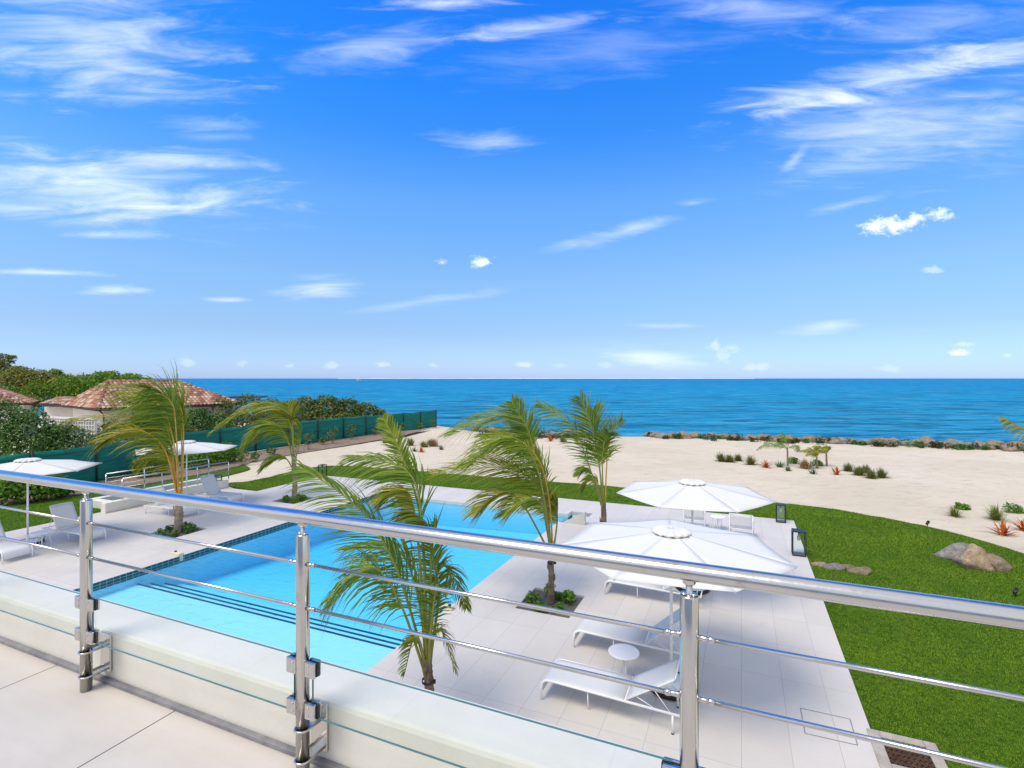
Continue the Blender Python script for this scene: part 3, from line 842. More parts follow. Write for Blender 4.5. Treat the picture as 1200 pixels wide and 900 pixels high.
def spout(px, py, side, label):
    p = P(px, py, 0); a, b = ab(p.x, p.y)
    r = empty('water_spout', S(a, b, 0), ROT, label, 'spout')
    mb = MB(); mb.rbox((0, 0, 0.035), (0.34, 0.14, 0.07), 0.015); mb.build('spout_body', M['cream_box'], r)
    mb = MB(); mb.lathe([(0.0, 0.105), (0.03, 0.1), (0.035, 0.07)], (-0.08 * side, 0, 0), 12); mb.build('cap', M['black'], r)
    mb = MB(); mb.rbox((0.15 * side, 0, -0.05), (0.05, 0.10, 0.2), 0.008); mb.build('outlet', M['cream_box'], r)
spout(208, 650, 1, 'cream water spout on the left edge of the pool near the palm bed')
spout(523, 713, -1, 'cream water spout on the right pool edge behind the nearest palm')

# ------------------------------------------------------------ balcony
R0 = Vector((-2.961, 3.03, 0)); FLZ = 3.3
rdir = Vector((0.9158, -0.4016, 0)); ndir = Vector((0.4016, 0.9158, 0))
BROT = math.atan2(rdir.y, rdir.x)
BORG = Vector((R0.x, R0.y, FLZ))     # local x = along the rail, y = outward, z = above the floor
def make_balcony():
    mb = MB(); mb.add([(-4, -7.0, 0), (9, -7.0, 0), (9, 0.10, 0), (-4, 0.10, 0)], [(0, 1, 2, 3)])
    mb.box((2.5, -3.45, -0.155), (13, 7.09, 0.30))
    tag(mb.build('balcony_floor', M['floor'], loc=BORG, rz=BROT), kind='structure')
    mb = MB()
    mb.rbox((2.5, 0.10 + 0.125, -0.06), (13, 0.25, 0.64), 0.022)
    o = mb.build('balcony_parapet', M['stucco'], loc=BORG, rz=BROT)
    tag(o, 'low cream stucco parapet behind the glass panels of the balcony railing', 'wall')
    mb = MB()
    mb.rbox((2.5, 0.084, 0.011), (13, 0.028, 0.022), 0.004)
    o = mb.build('floor_channel', M['track'], loc=BORG, rz=BROT)
    tag(o, 'worn grey metal channel along the foot of the balcony parapet', 'channel')
    mb = MB()
    mb.box((2.5, -6.6, 1.4), (13, 0.2, 2.8))
    tag(mb.build('house_facade', M['stucco'], loc=BORG, rz=BROT), kind='structure')
    root = empty('balcony_railing', BORG, BROT, 'stainless steel balcony railing with handrail, rods and low glass panels', 'railing')
    ts = [0.846 + 1.472 * k for k in (-2, -1, 0, 1, 2, 3, 4)]
    mb = MB()
    hp = [(-2.6 + 0.5 * k, 0, 1.045) for k in range(20)]
    mb.tube(hp, 0.030, 24, squash=0.88); mb.build('handrail', M['steel'], root)
    for h in (0.861, 0.686):
        for k in range(len(ts) - 1):
            mb = MB()
            mb.tube([(ts[k] + 0.06, -0.004, h), (ts[k + 1] - 0.06, -0.004, h)], 0.0068, 12)
            for q, s in ((ts[k], 1), (ts[k + 1], -1)):
                mb.tube([(q + s * 0.020, -0.004, h), (q + s * 0.045, -0.004, h), (q + s * 0.062, -0.004, h)], [0.0095, 0.0075, 0.0075], 12)
                mb.tube([(q + s * 0.050, -0.004, h), (q + s * 0.056, -0.004, h), (q + s * 0.062, -0.004, h), (q + s * 0.068, -0.004, h)], [0.0075, 0.0098, 0.0098, 0.0075], 12)
            mb.build('rod', M['steel'], root)
    for k in range(len(ts) - 1):
        mb = MB()
        x0, x1 = ts[k] + 0.048, ts[k + 1] - 0.048
        y0, y1, z0, z1 = 0.000, 0.010, 0.255, 0.482
        v = [(x0, y0, z0), (x1, y0, z0), (x1, y0, z1), (x0, y0, z1), (x0, y1, z0), (x1, y1, z0), (x1, y1, z1), (x0, y1, z1)]
        mb.add(v, [(0, 1, 2, 3)])
        mb.add(v, [(7, 6, 5, 4)])
        mb.cur = 1
        mb.add(v, [(3, 2, 6, 7), (0, 4, 5, 1), (1, 5, 6, 2), (0, 3, 7, 4)])
        mb.build('glass_panel', [M['glass'], M['glass_edge']], root)
    for t in ts:
        mb = MB()
        mb.tube([(t, 0, 0.004), (t, 0, 0.974), (t, 0, 0.978)], [0.0262, 0.0262, 0.0245], 28)
        post = mb.build('post', M['steel'], root)
        mb = MB()
        mb.tube([(t, 0, 0.90), (t, 0, 1.022)], 0.0095, 14)
        mb.lathe([(0.0095, 1.004), (0.018, 1.012), (0.020, 1.024)], (t, 0, 0), 16)
        mb.build('rail_stem', M['steel'], post)
        mb = MB()
        for s in (1, -1):
            mb.tube([(t + s * 0.0135, 0.0, 0.979), (t + s * 0.0135, 0.0, 0.984)], [0.011, 0.0095], 12)
        mb.build('post_cap', M['steel'], post)
        for s in (1, -1):
            for zc in (0.447, 0.282):
                mb = MB()
                mb.rbox((t + s * 0.048, -0.009, zc), (0.05, 0.014, 0.062), 0.003)
                mb.rbox((t + s * 0.048, 0.018, zc), (0.05, 0.012, 0.062), 0.003)
                for dz in (-0.015, 0.015):
                    mb.tube([(t + s * 0.040, -0.0155, zc + dz), (t + s * 0.040, -0.0185, zc + dz)], 0.0045, 8)
                cl = mb.build('glass_clamp', M['steel'], post)
                mb = MB(); mb.box((t + s * 0.0505, 0.005, zc), (0.054, 0.018, 0.05)); mb.build('gasket', M['rubber'], cl)
        mb = MB()
        for zc in (0.20, 0.075):
            pts = [(t + 0.030, 0.095, zc)] + [(t + 0.030 * math.cos(a), -0.030 * math.sin(a) + 0.0, zc) for a in np.linspace(0, PI, 12)] + [(t - 0.030, 0.095, zc)]
            mb.tube(pts, 0.0048, 8)
            mb.box((t, 0.06, zc - 0.006), (0.05, 0.07, 0.006))
        mb.rbox((t + 0.002, 0.091, 0.155), (0.085, 0.010, 0.20), 0.003)
        mb.build('wall_bracket', M['steel'], post)
make_balcony()

# ------------------------------------------------------------ furniture
def make_umbrella(label):
    r = empty('parasol', (0, 0, 0), 0, label, 'umbrella', 'white parasols around the pool')
    N = 7
    R, ze, zh = 1.76, 2.22, 2.485
    mb = MB()
    def ring(k, t):
        a = math.radians(-132) + 2 * PI * k / N
        return Vector((math.cos(a), math.sin(a), 0)), t
    for k in range(N):
        a0 = math.radians(-132) + 2 * PI * k / N; a1 = a0 + 2 * PI / N
        rows = []
        for i in range(9):
            t = 0.06 + 0.94 * i / 8
            row = []
            for j in range(9):
                s = j / 8
                e0 = Vector((math.cos(a0), math.sin(a0), 0)); e1 = Vector((math.cos(a1), math.sin(a1), 0))
                p = (e0 * (1 - s) + e1 * s) * R * t
                sag = -0.016 * math.sin(PI * s) * t
                inw = 1 - 0.006 * math.sin(PI * s) * t
                z = zh + (ze - zh) * (t ** 1.08) + sag
                row.append((p.x * inw, p.y * inw, z))
            rows.append(row)
        mb.sheet(rows, 0.004)
    can = mb.build('canopy', M['canopy'], r)
    mb = MB()
    rows = []
    n = 84
    for t, z in ((0.03, 2.535), (0.10, 2.530), (0.20, 2.516), (0.29, 2.49), (0.295, 2.465)):
        rows.append([(math.cos(2 * PI * k / n) * (t + 0.012 * math.cos(28 * PI * k / n) * (t > .15)), math.sin(2 * PI * k / n) * (t + 0.012 * math.cos(28 * PI * k / n) * (t > .15)), z + 0.012 * math.cos(28 * PI * k / n) * (t > .15)) for k in range(n + 1)])
    mb.sheet(rows, 0.003)
    mb.lathe([(0.0, 2.555), (0.02, 2.553), (0.03, 2.545), (0.03, 2.53)], seg=14)
    mb.build('vent_cap', M['canopy'], can)
    for k in range(N):
        a = math.radians(-132) + 2 * PI * k / N
        d = Vector((math.cos(a), math.sin(a), 0))
        mb = MB()
        mb.tube([d * 0.04 + Vector((0, 0, zh - 0.05)), d * (R - 0.02) + Vector((0, 0, ze - 0.022))], 0.010, 6)
        mb.tube([d * 0.04 + Vector((0, 0, 2.02)), d * R * 0.52 + Vector((0, 0, zh + (ze - zh) * .52 - 0.05))], 0.007, 6)
        mb.build('rib', M['white'], r)
    mb = MB(); mb.tube([(0, 0, 0.05), (0, 0, 2.52)], 0.024, 14)
    mb.lathe([(0.024, 2.0), (0.05, 2.0), (0.05, 2.06), (0.024, 2.06)], seg=14)
    mb.lathe([(0.024, 1.0), (0.03, 1.0), (0.03, 1.1), (0.024, 1.1)], seg=14)
    mb.build('pole', M['white'], r)
    mb = MB(); mb.lathe([(0.0, 0.075), (0.33, 0.075), (0.345, 0.06), (0.345, 0.01)], seg=36)
    mb.lathe([(0.035, 0.30), (0.035, 0.076)], seg=14)
    b = mb.build('base', M['white'], r)
    mb = MB()
    mb.lathe([(0.35 + 0.035 * math.cos(q), 0.045 + 0.04 * math.sin(q)) for q in np.linspace(0, 2 * PI, 12)], seg=40)
    mb.build('rubber_ring', M['rubber'], b)
    return r

def make_lounger(ang, label):
    """local x: foot at 0 to head at 2.05; y: width centred"""
    r = empty('sun_lounger', (0, 0, 0), 0, label, 'sun lounger', 'white sun loungers beside the pool')
    w = 0.32; L = 2.05; zt = 0.32; hinge = 1.27
    mb = MB()
    for s in (-1, 1):
        y = s * w
        pts = [(0.0, y, 0.0), (0.002, y, zt - 0.12), (0.02, y, zt - 0.05), (0.07, y, zt - 0.012), (0.14, y, zt), (L, y, zt - 0.05)]
        mb.tube(pts, 0.017, 8, squash=1.15)
    mb.tube([(L, -w, zt - 0.05), (L, w, zt - 0.05)], 0.014, 8)
    mb.tube([(0.004, -w, 0.12), (0.004, w, 0.12)], 0.010, 8)
    mb.tube([(hinge, -w, zt - 0.025), (hinge, w, zt - 0.025)], 0.014, 8)
    fr = mb.build('frame', M['white'], r)
    for s in (-1, 1):
        mb = MB(); mb.tube([(L - 0.12, s * w, zt - 0.05), (L - 0.12, s * w, 0.012)], 0.015, 8); lg = mb.build('leg', M['white'], r)
        mb = MB(); mb.tube([(L - 0.12, s * w, 0.014), (L - 0.12, s * w, 0.0)], 0.019, 10); mb.build('foot', M['rubber'], lg)
        mb = MB(); mb.tube([(0.72, s * (w - 0.02), zt - 0.02), (0.72, s * (w - 0.06), 0.0)], 0.011, 8); mb.build('leg', M['white'], r)
    mb = MB()
    rows = []
    prof = [(0.003, 0.13), (0.004, zt - 0.11), (0.022, zt - 0.045), (0.07, zt - 0.004), (0.14, zt + 0.006), (0.5, zt), (0.9, zt - 0.008), (hinge - 0.02, zt - 0.012)]
    for x, z in prof:
        rows.append([(x, -w + 0.008 + (2 * w - 0.016) * j / 8, z - 0.016 * math.sin(PI * j / 8) * (x > .1)) for j in range(9)])
    mb.sheet(rows, 0.006)
    mb.build('seat_sling', M['sling'], r)
    ca, sa = math.cos(ang), math.sin(ang)
    Lb = 0.80
    def bk(s, y, h=0): return (hinge + 0.02 + s * ca - h * sa, y, zt - 0.01 + s * sa + h * ca)
    mb = MB()
    mb.tube([bk(0, -w + 0.02), bk(Lb - 0.03, -w + 0.02), bk(Lb, -w + 0.05), bk(Lb, w - 0.05), bk(Lb - 0.03, w - 0.02), bk(0, w - 0.02)], 0.012, 8)
    mb.build('back_frame', M['white'], r)
    mb = MB()
    rows = [[bk(Lb * i / 6, -w + 0.02 + (2 * w - 0.04) * j / 8, 0.012 - 0.015 * math.sin(PI * j / 8)) for j in range(9)] for i in range(7)]
    mb.sheet(rows, 0.006); mb.build('back_sling', M['sling'], r)
    mb = MB()
    for s in (-1, 1):
        q = bk(Lb * 0.55, s * (w - 0.03))
        mb.tube([q, (q[0] + 0.24, s * (w - 0.015), zt - 0.045)], 0.006, 6)
        mb.tube([bk(Lb * 0.18, s * (w - 0.03)), (hinge + 0.42, s * (w - 0.015), zt - 0.04)], 0.006, 6)
    mb.build('strut', M['white'], r)
    return r

rotb = ROT            # local +x along +b
L_R = [(7.82, -2.80, 33, 'white sun lounger nearest the balcony, foot towards the pool'),
       (9.52, -2.80, 42, 'white sun lounger behind the small round table, back raised under the near parasol'),
       (12.06, -2.84, 34, 'white sun lounger showing below the edge of the near right parasol'),
       (13.72, -2.84, 38, 'white sun lounger mostly hidden behind the near right parasol canopy')]
for a, b, ang, lab in L_R:
    o = make_lounger(math.radians(ang), lab)
    o.location = S(a, b, 0); o.rotation_euler = (0, 0, rotb)
L_L = [(7.58, -17.85, 52, 'white sun lounger cut by the left edge of the photograph'),
       (9.33, -17.75, 58, 'white sun lounger with upright back left of the leftmost railing post'),
       (12.42, -17.9, 40, 'white sun lounger behind the golden left palm, back by the low kerb'),
       (14.45, -18.1, 58, 'white sun lounger with upright back beside the black lantern at the steps')]
for a, b, ang, lab in L_L:
    o = make_lounger(math.radians(ang), lab)
    o.location = S(a, b, 0); o.rotation_euler = (0, 0, rotb + PI)

U = [(8.62, -1.02, 0.0, 'white parasol nearest the balcony, canopy crossing the handrail'),
     (12.87, -1.05, 0.02, 'white parasol standing in front of the two low armchairs'),
     (8.45, -19.35, 0.35, 'white parasol at the left edge over the first loungers'),
     (13.3, -19.35, 0.25, 'white parasol behind the golden palm by the green fence')]
for k, (a, b, rz, lab) in enumerate(U):
    if k == 0:
        proto_u = make_umbrella(lab); o = proto_u
    else:
        o = copy_tree(proto_u); o['label'] = lab
    o.location = S(a, b, 0.0); o.rotation_euler = (0, 0, rz)

def make_table(label, rad, h):
    r = empty('side_table', (0, 0, 0), 0, label, 'side table')
    mb = MB(); mb.lathe([(0.0, h), (rad - 0.006, h), (rad, h - 0.006), (rad, h - 0.02), (rad - 0.01, h - 0.024), (0.0, h - 0.024)], seg=40, smooth=False)
    mb.build('table_top', M['white'], r)
    for k in range(3):
        a = 2 * PI * k / 3 + 0.5
        mb = MB(); mb.tube([(math.cos(a) * rad * 0.55, math.sin(a) * rad * 0.55, h - 0.02), (math.cos(a) * rad * 0.82, math.sin(a) * rad * 0.82, 0)], 0.009, 8)
        mb.build('leg', M['white'], r)
    mb = MB(); mb.tube([(0, 0, h - 0.02), (0, 0, 0.012)], 0.02, 10); mb.lathe([(0.12, 0.0), (0.12, 0.012), (0.0, 0.014)], seg=20); mb.build('stem', M['white'], r)
    return r
t = make_table('small round white table between the two nearest loungers', 0.25, 0.46); t.location = P(731, 763, 0.46) - Vector((0, 0, 0.46))
t = make_table('small round white table between the two armchairs', 0.24, 0.42); t.location = P(841, 620, 0)
t = make_table('small white table beside the parasol pole at the left edge', 0.27, 0.42); t.location = S(8.5, -18.7, 0)

def make_chair(label):
    """local -y is the back of the chair"""
    r = empty('armchair', (0, 0, 0), 0, label, 'chair', 'low white armchairs by the lawn')
    w = 0.33
    mb = MB()
    for s in (-1, 1):
        x = s * w
        mb.tube([(x, 0.32, 0.0), (x, 0.32, 0.52), (x, 0.28, 0.56), (x, -0.24, 0.56)], 0.016, 8)
        mb.tube([(x * 0.98, -0.40, 0.0), (x * 0.98, -0.30, 0.33), (x * 0.98, -0.36, 0.76)], 0.016, 8)
        mb.tube([(x, 0.32, 0.34), (x, -0.30, 0.30)], 0.013, 8)
    mb.tube([(-w, -0.36, 0.76), (w, -0.36, 0.76)], 0.014, 8)
    mb.tube([(-w, -0.31, 0.30), (w, -0.31, 0.30)], 0.013, 8)
    mb.tube([(-w, -0.35, 0.17), (w, -0.35, 0.17)], 0.010, 8)
    mb.tube([(-w, 0.32, 0.34), (w, 0.32, 0.34)], 0.013, 8)
    mb.build('frame', M['white'], r)
    mb = MB(); mb.sheet([[(-w + 2 * w * j / 6, 0.31 - 0.6 * i / 5, 0.352 - 0.04 * i / 5 - 0.02 * math.sin(PI * j / 6)) for j in range(7)] for i in range(6)], 0.006); mb.build('seat', M['sling'], r)
    mb = MB(); mb.sheet([[(-w + 2 * w * j / 6, -0.30 - 0.06 * i / 5 - 0.02 * math.sin(PI * j / 6), 0.36 + 0.39 * i / 5) for j in range(7)] for i in range(6)], 0.006); mb.build('backrest', M['sling'], r)
    return r
c = make_chair('low white armchair behind the parasol pole, left of the pair'); c.location = P(814, 617.5, 0); c.rotation_euler = (0, 0, ROT + 0.05)
c = make_chair('low white armchair standing clear of the parasol pole, nearer the lanterns'); c.location = P(869, 628.5, 0); c.rotation_euler = (0, 0, ROT - 0.04)

def make_lantern(label, h, w):
    r = empty('lantern', (0, 0, 0), 0, label, 'lantern', 'black garden lanterns')
    mb = MB()
    q = w / 2 - 0.014
    for sx in (-1, 1):
        for sy in (-1, 1): mb.box((sx * q, sy * q, h / 2), (0.028, 0.028, h - 0.056))
    mb.rbox((0, 0, h - 0.014), (w, w, 0.028), 0.004); mb.rbox((0, 0, 0.014), (w, w, 0.028), 0.004)
    mb.build('frame', M['black'], r)
    mb = MB()
    for s in (-1, 1):
        mb.box((s * q, 0, h / 2), (0.004, w - 0.058, h - 0.06)); mb.box((0, s * q, h / 2), (w - 0.058, 0.004, h - 0.06))
    mb.build('pane', M['glass'], r)
    mb = MB(); mb.tube([(0, 0, h - 0.028), (0, 0, h - 0.12)], 0.02, 10); mb.build('lamp_holder', M['black'], r)
    mb = MB(); mb.lathe([(0.02, h - 0.12), (0.045, h - 0.17), (0.05, h - 0.23), (0.03, h - 0.28), (0.0, h - 0.29)], seg=14); mb.build('bulb', M['bulb'], r)
    return r
for px, py, h, w, lab in [(915, 611.5, 0.60, 0.30, 'black lantern on the far right corner of the deck'), (936, 650, 0.68, 0.34, 'black lantern on the right deck edge, nearest the balcony'),
                          (378, 558, 0.58, 0.30, 'black lantern on the far lawn strip beyond the pool'), (253, 573, 0.62, 0.34, 'black lantern beside the lounger at the top of the steps')]:
    o = make_lantern(lab, h, w); o.location = P(px, py, 0.0); o.rotation_euler = (0, 0, ROT)

# step kerb and its railings on the left of the deck
def make_steps():
    mb = MB()
    mb.rbox((-21.3, 14.0, 0.11), (0.28, 5.0, 0.50), 0.015)
    o = mb.build('kerb_wall', M['kerb'], rz=ROT); tag(o, 'low cream kerb wall along the left deck edge beside the steps', 'wall')
    mb = MB()
    mb.rbox((-22.95, 14.4, 0.06), (0.28, 5.0, 0.40), 0.015)
    mb.rbox((-22.22, 12.05, 0.055), (1.17, 0.28, 0.39), 0.015)
    o = mb.build('kerb_wall', M['kerb'], rz=ROT); tag(o, 'low cream kerb wall on the lawn side of the sunken steps', 'wall')
    for b, a0, a1, lab, zb in ((-21.3, 12.15, 16.6, 'steel and glass handrail on the deck side of the left steps', 0.36), (-22.95, 12.5, 16.85, 'steel handrail on the lawn side of the left steps', 0.26)):
        r = empty('step_railing', S(a0, b, zb), ROT, lab, 'railing')
        n = 4
        L = a1 - a0
        zt = 1.13 - zb
        mb = MB(); mb.tube([(0, 0, zt), (0, L, zt)], 0.022, 10); mb.build('handrail', M['steel'], r)
        for z in (zt - 0.17, zt - 0.33):
            mb = MB(); mb.tube([(0, 0, z), (0, L, z)], 0.008, 8); mb.build('rod', M['steel'], r)
        for k in range(n):
            mb = MB(); mb.tube([(0, L * k / (n - 1), 0), (0, L * k / (n - 1), zt - 0.02)], 0.022, 10); mb.build('post', M['steel'], r)
        mb = MB(); mb.add([(0, 0.05, 0.05), (0, L - 0.05, 0.05), (0, L - 0.05, 0.36), (0, 0.05, 0.36)], [(0, 1, 2, 3)])
        mb.build('glass_panel', M['glass'], r)
make_steps()

# small hardware on the ground
mb = MB()
p = [P(938, 830), P(996, 842.8), P(1005, 873.5), P(943.5, 859.5)]
for i in range(4):
    d = (p[(i + 1) % 4] - p[i]); n = Vector((-d.y, d.x, 0)).normalized() * 0.006
    mb.add([p[i] - n + Vector((0, 0, .004)), p[(i + 1) % 4] - n + Vector((0, 0, .004)), p[(i + 1) % 4] + n + Vector((0, 0, .004)), p[i] + n + Vector((0, 0, .004))], [(0, 1, 2, 3)])
o = mb.build('access_cover', M['track']); tag(o, 'tiled access cover with a thin dark outline in the right deck', 'cover')
g = P(1065, 889, -0.03)
r = empty('drain_cover', (g.x, g.y, -0.03), ROT, 'rusty iron drain grate in a concrete collar at the lower right lawn', 'drain cover')
mb = MB()
for s in (-1, 1):
    mb.rbox((s * 0.32, 0, 0.02), (0.14, 0.82, 0.06), 0.01); mb.rbox((0, s * 0.34, 0.02), (0.50, 0.14, 0.06), 0.01)
mb.build('collar', M['concrete'], r)
mb = MB(); mb.box((0, 0, 0.015), (0.50, 0.54, 0.03))
for i in range(9):
    mb.box((-0.225 + i * 0.05625, 0, 0.035), (0.022, 0.52, 0.014))
for i in range(6): mb.box((0, -0.24 + i * 0.096, 0.036), (0.49, 0.022, 0.012))
mb.build('grate', M['rust'], r)
for px, py, lab in ((1190, 699, 'small black garden spotlight in the lawn at the right edge'), (1087, 617, 'small black garden spotlight where the lawn meets the sand')):
    q = P(px, py, -0.03); r = empty('garden_spotlight', q, 0.5, lab, 'spotlight')
    mb = MB(); mb.tube([(0, 0, 0), (0, 0, 0.09)], 0.012, 8); mb.build('spike', M['black'], r)
    mb = MB(); mb.tube([(-0.07, 0, 0.085), (-0.02, 0, 0.11), (0.07, 0, 0.155)], [0.03, 0.042, 0.046], 12); mb.build('lamp_head', M['black'], r)

# ------------------------------------------------------------ fence
def make_fence():
    pts = [(-30, 9.0), (-24.5, 16.5), (-20.6, 22.5), (-19.6, 28), (-19.0, 31.6), (-17.4, 36), (-15.6, 39.6), (-12.8, 45.5), (-10.6, 50.5), (-8.05, 55.6)]
    line = smooth_line(pts, 16)
    L = [0.0]
    for i in range(1, len(line)): L.append(L[-1] + math.hypot(line[i][0] - line[i - 1][0], line[i][1] - line[i - 1][1]))
    tot = L[-1]
    def at(s):
        return float(np.interp(s, L, [p[0] for p in line])), float(np.interp(s, L, [p[1] for p in line]))
    x0, y0 = at(tot / 2)
    r = empty('shade_cloth_fence', (0, 0, 0), 0, 'long dark green shade cloth fence running to the water on the left', 'fence')
    n = 19
    step = tot / n
    for k in range(n + 1):
        x, y = at(k * step)
        z = ground_z(x, y)
        mb = MB(); mb.tube([(x + 0.02, y - 0.03, z - 0.2), (x + 0.02, y - 0.03, z + 1.86)], 0.042, 8); mb.build('fence_post', M['fence_post'], r)
    for k in range(n):
        rows = []
        for i in range(13):
            x, y = at((k + i / 12) * step)
            z = ground_z(x, y)
            sg = math.sin(PI * i / 12)
            nx, ny = 0.7, -0.5
            row = []
            for j in range(10):
                t = j / 9
                bulge = 0.05 * sg * math.sin(PI * t) * (1 + 0.8 * mnoise.noise(Vector((k * 3.1, t * 2, 0)))) + 0.035 * sg * math.sin(t * 15 + 2.0 * mnoise.noise(Vector((k, i * .2, t))))
                row.append((x + nx * bulge, y + ny * bulge, z + 0.02 + 1.80 * t - 0.05 * sg * t * t))
            rows.append(row)
        mb = MB(); mb.sheet(rows, 0.006); mb.build('cloth_panel', M['fence_cloth'], r)
make_fence()

# ------------------------------------------------------------ vegetation
def leaf_cloud(name, blobs, n, size, mat, parent=None, seed=1, aspect=0.6, upbias=0.5, shell=0.55, fold=0.15):
    """leaves spread through the volume of several ellipsoids (cx,cy,cz,rx,ry,rz)"""
    r = np.random.default_rng(seed)
    B = np.array(blobs, float)
    w = B[:, 3] * B[:, 4] + B[:, 4] * B[:, 5] + B[:, 3] * B[:, 5]
    idx = r.choice(len(B), n, p=w / w.sum())
    d = r.normal(size=(n, 3)); d /= np.linalg.norm(d, axis=1)[:, None]
    low = d[:, 2] < -0.72
    d[low, 2] *= -1
    rad = shell + (1 - shell) * r.random(n) ** 0.6
    rad += r.normal(0, 0.05, n)
    c = B[idx, :3] + d * B[idx, 3:] * rad[:, None]
    nrm = d * 0.8 + r.normal(0, 0.55, (n, 3)); nrm[:, 2] += upbias
    nrm /= np.linalg.norm(nrm, axis=1)[:, None]
    t = r.normal(size=(n, 3)); t -= nrm * (t * nrm).sum(1)[:, None]; t /= np.linalg.norm(t, axis=1)[:, None]
    s = np.cross(nrm, t)
    sz = size * r.uniform(0.6, 1.25, n)[:, None]
    v0 = c - t * sz * 0.5; v2 = c + t * sz * 0.5
    v1 = c + s * sz * aspect * 0.5 + nrm * sz * fold + t * sz * 0.08; v3 = c - s * sz * aspect * 0.5 + nrm * sz * fold + t * sz * 0.08
    V = np.stack([v0, v1, v2, v3], 1).reshape(-1, 3)
    Fc = np.arange(n * 4).reshape(-1, 4)
    o = np_mesh(name, V, Fc, mat, parent)
    return o

def bush(name, loc, blobs, n, size, mat, label, cat, seed, group=None, aspect=0.6, stems=True, shell=0.5):
    r = empty(name, loc, 0, label, cat, group)
    leaf_cloud('foliage', blobs, n, size, M[mat], r, seed, aspect, shell=shell)
    if stems:
        mb = MB(); rr = random.Random(seed)
        for b in blobs:
            p = Vector((b[0] * 0.4, b[1] * 0.4, -0.05)); q = Vector((b[0], b[1], b[2] + b[5] * 0.3))
            mid = (p + q) / 2 + Vector((rr.uniform(-.1, .1), rr.uniform(-.1, .1), 0)) * b[5]
            w = max(0.008, 0.03 * b[5])
            mb.tube([p, mid, q], [w * 1.5, w, w * 0.4], 6)
        mb.build('stems', M['wood'], r)
    return r

def frond_mesh(pts, ll, wd, twist, seed, wind=0.75, grav=0.8, n=62, bare=0.22, droop=1.0, fwd=0.5):
    """pts: 4 bezier-like points through which the rachis passes (world). returns leaflet verts/faces and rachis samples"""
    rr = np.random.default_rng(seed)
    P4 = [Vector(p) for p in pts]
    def cr(t):
        k = len(P4) - 1
        f = t * k; i = min(int(f), k - 1); u = f - i
        p0 = P4[max(0, i - 1)]; p1 = P4[i]; p2 = P4[i + 1]; p3 = P4[min(k, i + 2)]
        return 0.5 * ((2 * p1) + (p2 - p0) * u + (2 * p0 - 5 * p1 + 4 * p2 - p3) * u * u + (3 * p1 - p0 - 3 * p2 + p3) * u ** 3)
    samp = [cr(i / 40) for i in range(41)]
    V = []; Fc = []
    for side in (-1, 1):
        for k in range(n):
            t = bare + (1 - bare) * ((k + rr.uniform(-.3, .3)) / (n - 1))
            t = min(0.999, max(bare * 0.9, t))
            p = cr(t); T_ = (cr(min(1, t + 0.02)) - cr(max(0, t - 0.02))).normalized()
            s = T_.cross(Vector((0, 0, 1)))
            if s.length < 0.15: s = T_.cross(Vector((0, 1, 0)))
            s.normalize()
            upv = s.cross(T_)
            tw = twist + rr.normal(0, 0.12)
            sd = (s * math.cos(tw) + upv * math.sin(tw)) * side
            tt = (t - bare) / (1 - bare)
            l = ll * (0.45 + 0.75 * math.sin(PI * min(1, 0.16 + tt * 0.86)) ** 0.8) * rr.uniform(0.82, 1.12)
            if tt > 0.93: l *= 0.75
            if rr.random() < 0.04: l *= 0.5
            d = (sd * 0.75 + upv * 0.18 + T_ * (fwd + 0.45 * tt) + Vector((-wind, 0.05, 0)) * 0.85 + Vector((rr.normal(0, .07), rr.normal(0, .07), rr.normal(0, .07)))).normalized()
            w = wd * rr.uniform(0.75, 1.2)
            wv = d.cross(T_)
            if wv.length < 0.05: wv = d.cross(Vector((0, 0, 1)))
            wv = (T_ - d * T_.dot(d)); wv = wv.normalized() if wv.length > 0.05 else Vector((0, 0, 1))
            q = p.copy(); o = len(V)
            nseg = 4
            for g in range(nseg + 1):
                f = g / nseg
                ww = w * (1 - f) ** 0.7 * (0.55 + 0.9 * min(1, f * 3))
                if g < nseg:
                    V.append(q - wv * ww); V.append(q + wv * ww)
                else: V.append(q)
                d = (d + Vector((-wind * 0.16, 0, -grav * droop * (0.16 + 0.12 * g) * rr.uniform(0.7, 1.3)))).normalized()
                q = q + d * (l / nseg)
            for g in range(nseg - 1): Fc.append((o + 2 * g, o + 2 * g + 1, o + 2 * g + 3, o + 2 * g + 2))
            Fc.append((o + 2 * nseg - 2, o + 2 * nseg - 1, o + 2 * nseg))
    return V, Fc, samp

